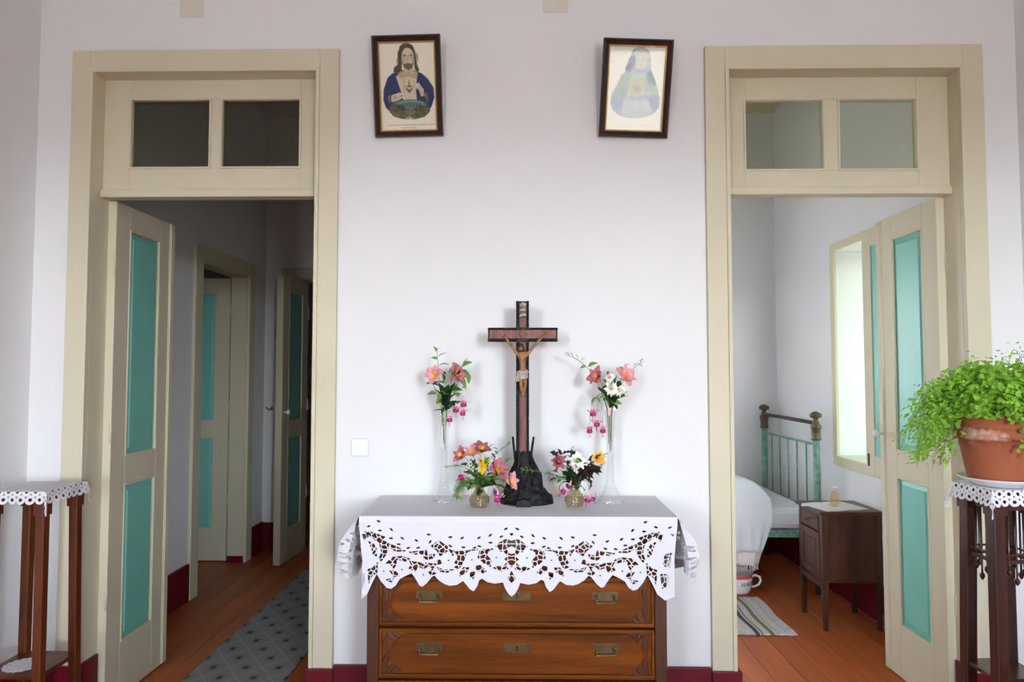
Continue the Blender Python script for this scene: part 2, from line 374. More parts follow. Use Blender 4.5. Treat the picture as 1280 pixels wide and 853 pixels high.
# floor: slab plus individual boards
fl = thing('floor', None, None, (0, 0, 0), kind='structure')
MB().box(-4.2, XR + .45, BACK_Y - .3, 5.2, -.06, -.02).build('subfloor', M_CHESTD, fl)
PW = 0.142
def plank_mesh(L):
    return MB().box(-PW / 2 + .0012, PW / 2 - .0012, -L / 2 + .0008, L / 2 - .0008, -.0195, 0).mesh('plank', M_FLOOR)
rows = [(BACK_Y, -2.6), (-2.6, 0.06), (0.06, Y2 + .0)]
for y0, y1 in rows:
    me = plank_mesh(y1 - y0); x = HX + PW / 2 + .002
    while x < XR - .04:
        if not (y1 > 0.5 and -.55 < x < -.35):
            o = put('plank', me, fl); o.location = (x, (y0 + y1) / 2, 0)
        x += PW
struct('trim_1', MB().box(-4.1, HX - .0, WT, 5.1, -.019, 0), M_FLOOR)      # boards of the rooms beyond the hall
struct('trim_2', MB().box(HX, -.5, Y2 + .001, 5.1, -.019, 0), M_FLOOR)

# baseboards
BH = 0.25
def base(name, *boxes):
    mb = MB()
    for b in boxes: mb.box(*b, 0, BH)
    o = mb.build(name, M_RED, None, bevel=.003); o['kind'] = 'structure'
def basez(name, boxes):
    mb = MB()
    for b in boxes: mb.box(*b)
    o = mb.build(name, M_RED, None, bevel=.003); o['kind'] = 'structure'
basez('baseboard_front', [(XL, -1.893, -.016, 0, 0, BH), (-.768 + .004, .752 - .004, -.016, 0, 0, BH + .002), (1.889, XR, -.016, 0, 0, BH),
     (-1.897, D1[0] + .012, -.034, -.0205, 0, BH - .004), (D1[0] + .0002, D1[0] + .012, -.0205, .10, 0, BH - .004),
     (D1[1] - .012, -.763, -.034, -.0205, 0, BH - .006), (D1[1] - .012, D1[1] - .0002, -.0205, .10, 0, BH - .006),
     (.748, D2[0] + .016, -.034, -.0205, 0, BH - .006), (D2[0] + .0002, D2[0] + .016, -.0205, .10, 0, BH - .006),
     (D2[1] - .012, 1.893, -.034, -.0205, 0, BH - .006), (D2[1] - .012, D2[1] - .0002, -.0205, .10, 0, BH - .006)])
basez('baseboard_left', [(XL, XL + .016, BACK_Y, -.017, 0, BH)])
basez('baseboard_right', [(XR - .016, XR, BACK_Y, -.017, 0, BH)])
basez('baseboard_bedroom', [(XR - .016, XR, WT, Y2 - .017, 0, BH - .03), (-.40, XR, Y2 - .016, Y2, 0, BH - .03)])
basez('baseboard_hall', [(HX, HX + .02, WT, HD[0] - .11, 0, BH - .02), (HX, HX + .02, HD[1] + .11, Y2 - .017, 0, BH - .02), (HX, BD[0] - .13, Y2 - .016, Y2, 0, BH - .03), (HX - .119, HX + .001, HD[1] - .016, HD[1] - .0005, 0, .05)])

# ------------------------------------------------------------------ doors
LW = 0.485; LT = 0.036; LZ0 = 0.008; LZ1 = 2.172
def leaf_parts(root, loc, rotz, knob=None, hinge_side=1, top=LZ1, lw=LW):
    """door leaf: x from the hinge, thickness centred on y, panels on both faces"""
    st, pw = 0.105, lw - 0.105 - 0.125
    zs = [(0.246, 0.937), (1.055, top - 0.105)]
    mb = MB()
    mb.box(0, st, -LT / 2, LT / 2, LZ0, top); mb.box(st + pw, lw - .012, -LT / 2, LT / 2, LZ0, top)
    for a, b in ((LZ0, zs[0][0]), (zs[0][1], zs[1][0]), (zs[1][1], top)): mb.box(st, st + pw, -LT / 2, LT / 2, a, b)
    mb.box(lw - .034, lw, -LT / 2 - .008, LT / 2 + .008, LZ0 + .004, top - .004)          # meeting strip
    mb.box(lw - .040, lw - .006, -LT / 2 - .004, LT / 2 + .004, LZ0 + .004, top - .004)
    lf = mb.build('door_leaf', M_CREAM, root, bevel=.002)
    lf.location = loc; lf.rotation_euler = (0, 0, rotz)
    for z0, z1 in zs:
        p = MB(); bw = .034
        for s in (-1, 1):
            y0, y1 = s * .004, s * (LT / 2 - .003)
            o_ = [(st, z0), (st + pw, z0), (st + pw, z1), (st, z1)]
            i_ = [(st + bw, z0 + bw), (st + pw - bw, z0 + bw), (st + pw - bw, z1 - bw), (st + bw, z1 - bw)]
            vs = [(a, y0, b) for a, b in o_] + [(a, y1 - s * .004, b) for a, b in i_] + [(a, y1, b) for a, b in [(q[0] + (.004 if k in (0, 3) else -.004), q[1] + (.004 if k < 2 else -.004)) for k, q in enumerate(i_)]]
            p.add(vs, [(k, (k + 1) % 4, 4 + (k + 1) % 4, 4 + k) for k in range(4)] + [(4 + k, 4 + (k + 1) % 4, 8 + (k + 1) % 4, 8 + k) for k in range(4)] + [(8, 9, 10, 11)])
        p.build('panel', M_TEAL, lf)
        m = MB(); g = .010
        for s in (-1, 1):
            ya, yb = sorted((s * (LT / 2 - .012), s * (LT / 2 + .003)))
            m.box(st, st + g, ya, yb, z0, z1); m.box(st + pw - g, st + pw, ya, yb, z0, z1); m.box(st + g, st + pw - g, ya, yb, z0, z0 + g); m.box(st + g, st + pw - g, ya, yb, z1 - g, z1)
        m.build('panel_moulding', M_CREAM, lf, bevel=.003)
    for z in (0.42, 1.12, 1.85):
        MB().lathe([(.0055, z), (.0055, z + .09)], (-.004, -hinge_side * LT / 2, 0), 8).build('hinge', M_CREAM, lf)
    if knob:
        s = knob; zk = 1.13; xk = lw - .03
        k = MB(); k.lathe([(.006, 0), (.006, .022), (.012, .026), (.019, .034), (.020, .042), (.015, .050), (.004, .053)], (0, 0, 0), 14,
                          M=Matrix.Translation((xk, s * (LT / 2 + .006), zk)) @ Matrix.Rotation(-s * R(90), 4, 'X'))
        k.build('knob', M_CHINA, lf)
    return lf
def front_door(name, D, glassx, gz, leaf_x, side, outer):
    x0, x1, top = D; r = thing(name, None, None, ((x0 + x1) / 2, 0, 0), kind='structure'); og = r.location
    def part(nm, boxes, m=M_CREAM, bevel=.002, parent=r):
        mb = MB(og)
        for b in boxes: mb.box(*b)
        return mb.build(nm, m, parent, bevel=bevel)
    ox0, ox1, ot = outer
    part('casing', [(ox0, x0 - .016, -.020, 0, 0, ot), (x0 - .016, x0, -.026, 0, 0, top + .016)])
    part('casing', [(x1 + .016, ox1, -.020, 0, 0, ot), (x1, x1 + .016, -.026, 0, 0, top + .016)])
    part('casing_head', [(x0 - .016, x1 + .016, -.020, 0, top + .016, ot), (x0, x1, -.026, 0, top, top + .016)])
    part('jamb', [(x0 - J, x0, 0, WT, 0, top + J)]); part('jamb', [(x1, x1 + J, 0, WT, 0, top + J)]); part('jamb_head', [(x0, x1, 0, WT, top, top + J)])
    a, b, c, d = glassx; z0, z1 = gz; zb = 2.212
    tf = part('transom_frame', [(x0, a, .06, .10, zb, top), (d, x1, .06, .10, zb, top), (b, c, .06, .10, z0, z1), (a, d, .06, .10, zb, z0), (a, d, .06, .10, z1, top)])
    g = .010
    for p, q in ((a, b), (c, d)):
        part('glazing_bead', [(p - .004, p + g * .5, .055, .075, z0 - .004, z1 + .004), (q - g * .5, q + .004, .055, .075, z0 - .004, z1 + .004), (p, q, .055, .075, z0 - .004, z0 + g * .5), (p, q, .055, .075, z1 - g * .5, z1 + .004)], parent=tf)
        part('pane', [(p + .002, q - .002, .080, .083, z0 + .002, z1 - .002)], M_PANE, 0, tf)
    part('transom_bar', [(x0, x1, .042, .105, 2.172, zb - .010), (x0, x1, .050, .105, zb - .010, zb)], bevel=.004)
    leaf_parts(r, (leaf_x - og.x, .108, 0), R(90), knob=side if side > 0 else None, hinge_side=1)
    return r
front_door('door_1', D1, (-1.686, -1.340, -1.294, -0.952), (2.301, 2.601), -1.783, -1, (-1.892, -0.768, 2.780))
front_door('door_2', D2, (0.936, 1.270, 1.330, 1.660), (2.279, 2.584), 1.774, 1, (0.752, 1.888, 2.778))
# hall side door (seen open inside its opening) and hall end door
r = thing('door_3', None, None, (HX, 2.0, 0), kind='structure'); og = r.location
def part_w(r, nm, boxes, m=M_CREAM, bevel=.002):
    mb = MB(r.location)
    for b in boxes: mb.box(*b)
    return mb.build(nm, m, r, bevel=bevel)
part_w(r, 'casing', [(HX, HX + .02, HD[0] - .10, HD[0], 0, HD[2] + .10)]); part_w(r, 'casing', [(HX, HX + .02, HD[1], HD[1] + .10, 0, HD[2] + .10)])
part_w(r, 'casing_head', [(HX, HX + .02, HD[0], HD[1], HD[2], HD[2] + .10)])
part_w(r, 'jamb', [(HX - .12, HX, HD[1] - .012, HD[1], .05, HD[2])]); part_w(r, 'jamb', [(HX - .12, HX, HD[0], HD[0] + .012, 0, HD[2])]); part_w(r, 'jamb_head', [(HX - .12, HX, HD[0] + .012, HD[1] - .012, HD[2] - .012, HD[2])])
leaf_parts(r, (-.138, HD[1] + .01 - og.y + .02, 0), R(180), hinge_side=-1, top=2.145)
r = thing('door_4', None, None, (BD[0], Y2, 0), kind='structure'); og = r.location
part_w(r, 'casing', [(BD[0] - .125, BD[0], Y2 - .02, Y2, 0, BD[2] + .10)]); part_w(r, 'casing', [(BD[1], BD[1] + .12, Y2 - .02, Y2, 0, BD[2] + .10)])
part_w(r, 'casing_head', [(BD[0], BD[1], Y2 - .02, Y2, BD[2], BD[2] + .10)])
part_w(r, 'jamb', [(BD[0] - .0, BD[0] + .03, Y2 - .02, Y2 + .15, 0, BD[2])]); part_w(r, 'jamb_head', [(BD[0] + .03, BD[1], Y2, Y2 + .15, BD[2] - .012, BD[2])])
leaf_parts(r, (.078, -.005, 0), R(-95), knob=1, hinge_side=-1, top=2.155)

# ------------------------------------------------------------------ windows
for i, (a, b) in enumerate(BWIN):
    r = thing('window_%d' % (i + 1), None, None, ((a + b) / 2, BACK_Y - .24, BWZ[0]), kind='structure')
    y0, y1 = BACK_Y - .28, BACK_Y - .24
    part_w(r, 'window_frame', [(a, a + .06, y0, y1, *BWZ), (b - .06, b, y0, y1, *BWZ), (a + .06, b - .06, y0, y1, BWZ[0], BWZ[0] + .07), (a + .06, b - .06, y0, y1, BWZ[1] - .06, BWZ[1])] + ([((a + b) / 2 - .035, (a + b) / 2 + .035, y0, y1, BWZ[0] + .07, BWZ[1] - .06)] if i == 0 else []))
    part_w(r, 'glazing_bar', [(a + .06, b - .06, y0 + .005, y1 - .005, z, z + .025) for z in (1.0, 1.7)])
    part_w(r, 'pane', [(a + .06, b - .06, y0 + .018, y0 + .021, BWZ[0] + .07, BWZ[1] - .06)], M_GLASS, 0)
r = thing('window_3', None, None, (XR, (WY[0] + WY[1]) / 2, WZ[0]), kind='structure')
fx0, fx1 = XR - .018, XR + .0
part_w(r, 'window_casing', [(fx0, fx1, WY[1] - .004, WY[1] + .052, WZ[0] - .05, WZ[1] + .05), (fx0, fx1, WY[0] - .052, WY[0] + .004, WZ[0] - .05, WZ[1] + .05), (fx0, fx1, WY[0], WY[1], WZ[1], WZ[1] + .05), (fx0, fx1, WY[0], WY[1], WZ[0] - .05, WZ[0])])
part_w(r, 'sill', [(XR - .03, XR + .40, WY[0] + .002, WY[1] - .002, WZ[0], WZ[0] + .018)], M_CREAM)
fy = [(WY[0], WY[0] + .05), (WY[1] - .05, WY[1])]
part_w(r, 'window_frame', [(XR + .38, XR + .42, *fy[0], WZ[0], WZ[1]), (XR + .38, XR + .42, *fy[1], WZ[0], WZ[1]), (XR + .38, XR + .42, fy[0][1], fy[1][0], WZ[1] - .05, WZ[1]), (XR + .38, XR + .42, fy[0][1], fy[1][0], WZ[0] + .018, WZ[0] + .07), (XR + .38, XR + .42, (WY[0] + WY[1]) / 2 - .02, (WY[0] + WY[1]) / 2 + .02, WZ[0] + .07, WZ[1] - .05)])
part_w(r, 'pane', [(XR + .398, XR + .401, WY[0] + .05, WY[1] - .05, WZ[0] + .07, WZ[1] - .05)], M_DIMGLASS, 0)
r4 = thing('window_4', None, None, (sum(BBW[:2]) / 2, Y2 + .1, BBW[2]), kind='structure')
a, b, z0_, z1_ = BBW; y0, y1 = Y2 + .08, Y2 + .12
part_w(r4, 'window_frame', [(a, a + .05, y0, y1, z0_, z1_), (b - .05, b, y0, y1, z0_, z1_), (a + .05, b - .05, y0, y1, z0_, z0_ + .05), (a + .05, b - .05, y0, y1, z1_ - .05, z1_), ((a + b) / 2 - .02, (a + b) / 2 + .02, y0, y1, z0_ + .05, z1_ - .05)])
part_w(r4, 'pane', [(a + .05, b - .05, y0 + .018, y0 + .021, z0_ + .05, z1_ - .05)], M_GLASS, 0)
# inside shutter leaf, ajar over the near half of the window
sw = .37; sz0, sz1 = WZ[0] - .03, WZ[1] + .03
mb = MB(); st = .085
mb.box(0, st, -.017, .017, sz0, sz1); mb.box(sw - st, sw, -.017, .017, sz0, sz1); mb.box(st, sw - st, -.017, .017, sz0, sz0 + .11); mb.box(st, sw - st, -.017, .017, sz1 - .1, sz1)
sh = mb.build('shutter', M_CREAM, r, bevel=.002); sh.location = (-.035, WY[0] - .06 - r.location.y, -r.location.z); sh.rotation_euler = (0, 0, R(90 + 3))
MB().box(st, sw - st, -.010, .010, sz0 + .11, sz1 - .1).build('panel', M_TEAL, sh)
MB().box(sw - .035, sw - .02, .017, .021, sz0 + .05, sz0 + .12).build('latch', M_IRON, sh)

def at_z(px, py, z):
    d = Vector(((px - 640) / 853.33, 1.0, -(py - 426.5) / 853.33))
    d = Matrix.Rotation(YAW, 3, 'Z') @ (Matrix.Rotation(PITCH, 3, 'X') @ d)
    return CAM + d * ((z - CAM.z) / d.z)

# ------------------------------------------------------------------ chest of drawers
CF = -.385; CX0, CX1 = -.547, .497; CTOP = .926
chest = thing('chest_of_drawers', 'brown wooden chest of drawers with carved corners against the white wall', 'chest of drawers', (-.025, -.2, 0)); og = chest.location
def cpart(nm, m, bevel=.003, parent=chest, *boxes):
    mb = MB(og)
    for b in boxes: mb.box(*b)
    return mb.build(nm, m, parent, bevel=bevel)
cpart('carcass', M_CHESTD, .003, chest, (CX0, CX0 + .042, CF, -.022, .06, CTOP - .03), (CX1 - .042, CX1, CF, -.022, .06, CTOP - .03), (CX0 + .042, CX1 - .042, -.034, -.022, .12, CTOP - .03), (CX0 + .042, CX1 - .042, CF + .03, -.034, .12, .16))
cpart('top', M_CHEST, .006, chest, (CX0 - .018, CX1 + .018, CF - .012, -.018, CTOP - .03, CTOP))
cpart('plinth', M_CHESTD, .004, chest, (CX0 - .008, CX1 + .008, CF - .008, CF + .03, .0, .125))
for x in (CX0 + .03, CX1 - .03):
    MB(og).lathe([(.02, 0), (.028, .02), (.024, .06)], (x, -.06, 0), 12).build('foot', M_CHESTD, chest)
dz = [(.190, .358), (.368, .536), (.546, .714), (.724, .892)]
for z in (.363, .541, .719): cpart('rail', M_CHESTD, .001, chest, (CX0 + .042, CX1 - .042, CF + .030, -.06, z - .005, z + .005))
X0, X1 = CX0 + .044, CX1 - .044
def relief_leaf(mb, x, z, ln, wd, ang, y0, h=.006):
    c, s = math.cos(ang), math.sin(ang); vs = []; n = 7
    for i in range(n):
        t = i / (n - 1); wv = wd * math.sin(math.pi * min(1, t * .96 + .02)) ** .8
        for q, yy in ((-1, 0), (-.45, -h * .8), (0, -h * .45), (.45, -h), (1, 0)):
            a, b = (t - .5) * ln, q * wv / 2 + ln * .18 * (math.sin(math.pi * t) - .5)
            vs.append((x + a * c - b * s, y0 + yy, z + a * s + b * c))
    mb.add(vs, [(i * 5 + k, i * 5 + k + 1, i * 5 + k + 6, i * 5 + k + 5) for i in range(n - 1) for k in range(4)], True)
for k, (z0, z1) in enumerate(dz):
    d = cpart('drawer', M_CHEST, .0025, chest, (X0, X1, CF + .004, CF + .024, z0, z1), (X0 + .02, X1 - .02, CF + .024, -.06, z0 + .012, z1 - .03))
    h = z1 - z0; zm = (z0 + z1) / 2
    # raised field with ends bowed outwards
    pts = []
    for s, xe in ((-1, X0), (1, X1)):
        for i in range(13):
            t = i / 12; zz = z0 + .020 + t * (h - .036); a = (t - .5) * 2
            pts.append((xe - s * (.040 + .052 * a * a), zz if s == 1 else z0 + .020 + (1 - t) * (h - .036)))
    mb = MB(og); mb.prism([(x, z) for x, z in pts], CF - .004, CF + .006); mb.build('field_panel', M_CHEST, d, bevel=.002)
    mb = MB(og); mb.box(X0, X1, CF - .006, CF + .005, z0, z0 + .014); mb.box(X0, X0 + .010, CF - .004, CF + .005, z0 + .014, z1); mb.box(X1 - .010, X1, CF - .004, CF + .005, z0 + .014, z1); mb.box(X0 + .01, X1 - .01, CF - .004, CF + .005, z1 - .010, z1)
    mb.build('cock_bead', M_CHEST, d, bevel=.002)
    for s, xe in ((-1, X0), (1, X1)):
        for q in (-1, 1):
            mb = MB(og); zc = zm + q * h * .26; y0 = CF + .004
            relief_leaf(mb, xe - s * .026, zc - q * .01, .075, .020, R(90) - s * q * R(4), y0)
            relief_leaf(mb, xe - s * .045, zm + q * h * .34, .060, .018, R(90) - s * q * R(38), y0)
            relief_leaf(mb, xe - s * .060, zm + q * h * .385, .046, .014, R(90) - s * q * R(62), y0)
            mb.build('carved_corner', M_CHESTD, d, fix=True)
    zh = z0 + h * .60
    for xh in (-.328, .283):
        p = MB(og).box(xh - .045, xh + .045, CF - .007, CF - .0035, zh - .006, zh + .022).box(xh - .036, xh + .036, CF - .0065, CF - .0035, zh - .018, zh - .006).build('handle_plate', M_BRASSD, d, bevel=.001)
        b = MB(og); b.tube([(xh - .030, CF - .008, zh + .006), (xh - .031, CF - .016, zh + .002), (xh - .032, CF - .020, zh - .014), (xh + .032, CF - .020, zh - .014), (xh + .031, CF - .016, zh + .002), (xh + .030, CF - .008, zh + .006)], .0036, 8)
        for s in (-1, 1): b.lathe([(.006, 0), (.006, .004), (.003, .007)], (0, 0, 0), 10, M=Matrix.Translation((xh + s * .030, CF - .006, zh + .006)) @ Matrix.Rotation(R(90), 4, 'X'))
        b.build('bail_handle', M_BRASS, d)
    kp = MB(og).box(-.072, .026, CF - .0065, CF - .0035, zh - .012, zh + .020).build('keyhole_plate', M_BRASSD, d, bevel=.001)
    m = MB(og); m.prism([(-.023 + .0035 * math.cos(a), zh + .008 + .0035 * math.sin(a)) for a in np.linspace(0, 2 * math.pi, 10)[:-1]], CF - .0072, CF - .0055); m.box(-.0245, -.0215, CF - .0072, CF - .0055, zh - .006, zh + .006)
    m.build('keyhole', M_BLACK, d, label='dark keyhole')

# ------------------------------------------------------------------ cutwork tablecloth
TY = CF - .022; TX0, TX1 = -.572, .532; TZ = CTOP + .0018; BY = -.012
SCL = (at(845, 700, TY).x - at(450, 700, TY).x) / 395 / 5.33          # metres per drawing unit
UX = at(639.5, 700, TY).x
OUT = [(60, 700), (150, 730), (205, 690), (240, 620), (272, 562), (300, 610), (340, 655), (370, 662), (400, 640), (425, 600), (460, 580), (505, 560), (530, 590), (560, 638), (580, 645), (610, 620), (640, 582), (660, 568), (690, 600), (730, 625), (765, 635), (810, 630), (850, 605), (870, 628), (895, 660), (920, 675), (945, 640), (957, 602), (975, 592), (1010, 615), (1060, 625), (1115, 615), (1128, 652), (1150, 688), (1172, 706), (1172, -400), (-400, -400), (-400, 700)]
OPEN = [[(190, 282), (250, 292), (325, 320), (305, 338), (352, 365), (346, 402), (330, 440), (300, 478), (284, 470), (305, 420), (290, 360), (240, 322)],
    [(215, 350), (245, 360), (270, 400), (268, 445), (245, 430), (235, 390)], [(362, 368), (410, 388), (462, 412), (400, 414), (368, 396)],
    [(490, 420), (585, 410), (582, 430), (530, 433)], [(582, 462), (603, 400), (612, 440), (662, 430), (650, 456), (610, 466)],
    [(638, 376), (690, 343), (745, 380), (748, 406), (698, 440), (678, 408)], [(756, 398), (790, 400), (782, 438)],
    [(798, 414), (882, 408), (864, 440), (854, 470), (832, 512), (792, 490), (818, 450)], [(884, 412), (930, 383), (952, 402), (915, 404)],
    [(948, 452), (963, 404), (1047, 396), (1012, 412), (1007, 440), (1034, 470), (1032, 512), (988, 490)],
    [(1068, 376), (1130, 328), (1172, 345), (1172, 362), (1140, 372), (1120, 404), (1100, 412)], [(1098, 385), (1125, 390), (1122, 412), (1100, 410)],
    [(1128, 462), (1150, 445), (1172, 452), (1172, 512), (1150, 480)], [(1130, 375), (1172, 360), (1172, 372), (1145, 385), (1140, 405), (1150, 425), (1172, 432), (1172, 446), (1140, 436), (1124, 412)],
    [(333, 496), (372, 456), (440, 448), (480, 462), (474, 482), (402, 466), (402, 500), (386, 526), (374, 510), (352, 490)],
    [(480, 458), (505, 482), (560, 488), (612, 512), (590, 526), (546, 510), (532, 546), (488, 528), (506, 500)],
    [(358, 540), (396, 545), (422, 576), (388, 582)], [(333, 603), (386, 594), (372, 618)], [(622, 552), (645, 528), (668, 556), (640, 566)],
    [(598, 490), (672, 494), (650, 522), (620, 506)], [(676, 470), (695, 462), (705, 490), (682, 496)], [(678, 514), (720, 534), (792, 530), (745, 547), (698, 542)],
    [(788, 512), (842, 504), (818, 524)], [(853, 518), (888, 520), (872, 546), (830, 572), (824, 560)], [(933, 510), (962, 504), (1002, 546), (980, 556), (940, 532)],
    [(898, 552), (927, 548), (916, 592), (900, 580)], [(1053, 522), (1090, 504), (1112, 518), (1140, 488), (1147, 526), (1105, 542)], [(1148, 592), (1172, 543), (1172, 612)],
    [(208, 532), (242, 524), (277, 488), (272, 556), (236, 572), (214, 622)], [(170, 300), (205, 292), (212, 320), (180, 340)], [(100, 420), (150, 430), (160, 500), (110, 520)], [(120, 560), (180, 560), (170, 650), (130, 640)]]
EYE = [(283, 216, 20), (214, 249, -15), (292, 277, 0), (369, 270, 45), (367, 328, 0), (443, 328, 35), (419, 368, 0), (483, 392, -15), (537, 342, 25), (550, 390, -20), (620, 302, 0), (630, 350, -55), (765, 318, -10), (843, 324, -35), (852, 385, 0), (765, 376, 30), (955, 323, -30), (1030, 306, -45), (1032, 355, 0), (958, 379, 20), (1104, 314, -25), (1134, 263, -25), (1171, 300, 40), (120, 250, 20), (100, 300, -30)]
DOTS = [(319, 545), (440, 535), (586, 566), (752, 470), (908, 468), (1070, 452)]
_g = np.stack(np.meshgrid(np.arange(40, 1190, 35), np.arange(240, 720, 35)), -1).reshape(-1, 2)
_g = _g + rng.uniform(-13, 13, _g.shape)
def lace(CXa, CYa):
    X = np.where(CXa > 1172, 2344 - CXa, CXa); Y = CYa
    cloth = s_poly(X, Y, OUT); op = np.full(X.shape, 1e9)
    for p in OPEN: op = np.minimum(op, s_poly(X, Y, p))
    near = (op < 10); idx = np.where(near)
    bars = np.full(X.shape, 1e9); xs_, ys_ = X[idx], Y[idx]; res = np.zeros(len(xs_))
    for i in range(0, len(xs_), 20000):
        D = np.sqrt((xs_[i:i + 20000, None] - _g[None, :, 0]) ** 2 + (ys_[i:i + 20000, None] - _g[None, :, 1]) ** 2)
        two = np.partition(D, 1, axis=1)[:, :2]; res[i:i + 20000] = (two[:, 1] - two[:, 0]) / 2
    bars[idx] = 2.3 - res                          # below 0 away from a bar
    hole = np.where(near, np.maximum(op - 4.0, bars), np.minimum(op, 40))
    for x, y, a in EYE: hole = np.minimum(hole, s_ell(X, Y, x, y, 14.0, 6.8, R(a)))
    for x, y in DOTS: hole = np.minimum(hole, s_ell(X, Y, x, y, 5.2, 5.2))
    return np.maximum(cloth, -hole)
def front_f(U, V): return lace((U - UX) / SCL + 1172, V / SCL + 185)
P, T = cut_mesh(front_f, TX0, TX1, 0, .29, 730, 192)
u, v = P[:, 0], P[:, 1]
edge = np.minimum(u - TX0, TX1 - u); ef = np.exp(-edge / .03)
P3 = np.stack([u + np.sign(u) * -.014 * ef * np.minimum(v / .15, 1) , TY - .002 - .010 * np.sin(u * 21 + 1.0) * np.minimum(v / .2, 1) * .5 - .006 * np.minimum(v / .02, 1), TZ - v + 0 * u], 1)
pieces = [(P3, T)]
P, T = cut_mesh(lambda U, V: -1 + 0 * U, TX0, TX1, 0, 1, 60, 20)
yy = TY - .002 + (BY - TY + .002) * P[:, 1]
pieces.append((np.stack([P[:, 0], yy, TZ + 0 * yy], 1), T))
for s, xe in ((-1, TX0), (1, TX1)):
    off0 = 620 if s < 0 else 380
    P, T = cut_mesh(lambda U, V: np.maximum(lace(off0 + U / SCL, V / SCL + 185), lace(off0 + U / SCL, V / SCL + 185)), 0, BY - TY, 0, .29, 250, 190)
    u, v = P[:, 0], P[:, 1]; t = v / .28
    prof = np.sin(np.clip(t, 0, 1) * math.pi * .86) ** .9
    fold = .62 + .38 * np.sin(u * 46 + 1.2 + t * 1.5) * np.minimum(1, t * 3)
    o_ = .004 * np.minimum(t * 20, 1) + .088 * prof * fold * (0.30 + .70 * np.minimum(1, u / .016)) + .012 * t
    pieces.append((np.stack([xe + s * o_, TY + u + .010 * np.sin(v * 30) * t, TZ - v], 1), T))
cl = sheet_object('tablecloth', pieces, M_LINEN, solid=.0009)
for pl in cl.data.polygons: pl.use_smooth = False
tag(cl, 'white cutwork linen tablecloth with scalloped lace hem draped over the wooden chest', 'tablecloth')
CZ = TZ + .0008

# ------------------------------------------------------------------ crucifix
KY = -.165; kb = at(654, 500, KY)
M_CBLK = mat('blackened_carved_wood', rgb(15, 16, 15), 0.5, spec=.3, var=0.4, vscale=60, bump=0.5, bscale=160)
M_CRED = wood('red_brown_inlay', rgb(92, 42, 34), rgb(134, 76, 66), 0.4, (6, 6, .8), 8, coat=.1, rand=.04)
M_ROCK = mat('black_carved_rock', rgb(12, 15, 15), 0.55, spec=.25, var=0.5, vscale=30, bump=0.8, bscale=45)
M_SKIN = mat('painted_carved_flesh', rgb(172, 126, 72), 0.45, vscale=40, base2=rgb(112, 70, 36))
M_HAIR = mat('dark_brown_carved_hair', rgb(52, 34, 26), 0.5)
M_CLOTH = mat('grey_white_carved_cloth', rgb(176, 164, 148), 0.5, var=0.25, vscale=60)
M_SILV = mat('worn_silver_leaf', rgb(172, 166, 150), 0.4, metal=.5, vscale=120, base2=rgb(96, 84, 74))
cx = thing('crucifix', 'tall dark wooden crucifix standing on a black rock base on the white tablecloth', 'crucifix', (kb.x, KY, CZ)); og = cx.location
def kx(px): return at(px, 500, KY).x
def kz(py): return at(653, py, KY).z
def kpart(nm, m, bevel, *bx, parent=cx):
    mb = MB(og)
    for b in bx: mb.box(*b)
    return mb.build(nm, m, parent, bevel=bevel)
x0, x1 = kx(645.2), kx(661.2); ya, yb = KY - .013, KY + .013
post = kpart('cross_post', M_CBLK, .002, (x0, x1, ya, yb, kz(600), kz(377)))
bar = kpart('crossbar', M_CBLK, .002, (kx(610), x0, ya + .001, yb - .001, kz(427.5), kz(410)), (x1, kx(697), ya + .001, yb - .001, kz(427.5), kz(410)))
mb = MB(og)                                                          # beaded black edge along the cross
def beads(a, b, z, vert):
    n = max(2, int(abs(b - a) / .009))
    for i in range(n + 1):
        t = a + (b - a) * i / n; mb.blob((t, ya, z) if not vert else (z, ya, t), (.0048, .0035, .0048), 6, 4)
for zz in (kz(411.4), kz(426)): beads(kx(611), kx(644), zz, False); beads(kx(663), kx(696), zz, False)
for xx in (x0 + .004, x1 - .004): beads(kz(378), kz(408), xx, True); beads(kz(430), kz(576), xx, True)
mb.build('beaded_edge', M_CBLK, cx, kind='stuff')
xa, xb = kx(649.6), kx(657.8)
kpart('inlay', M_CRED, .001, (xa, xb, ya - .003, ya + .004, kz(574), kz(428)), (xa, xb, ya - .003, ya + .004, kz(410), kz(379)))
kpart('inlay', M_CRED, .001, (kx(612), kx(695), ya - .0025, ya + .004, kz(423.5), kz(413)))
mb = MB(og); c_ = ((xa + xb) / 2, kz(418)); mb.prism([(c_[0] - .017, c_[1]), (c_[0], c_[1] - .022), (c_[0] + .017, c_[1]), (c_[0], c_[1] + .022)], ya - .006, ya); mb.build('rosette', mat('dark_red_rosette', rgb(104, 44, 40), .4), cx, bevel=.002)
mb = MB(og)
mb.grid(lambda u, v: (kx(649.5) + u * (kx(658) - kx(649.5)), ya - .006 - .003 * math.sin(v * 9) - .002 * math.sin(u * 3.1), kz(399) + v * (kz(380.5) - kz(399)) + .006 * math.sin(u * 3)), 8, 12)
mb.build('title_scroll', M_SILV, cx, solid=.002)
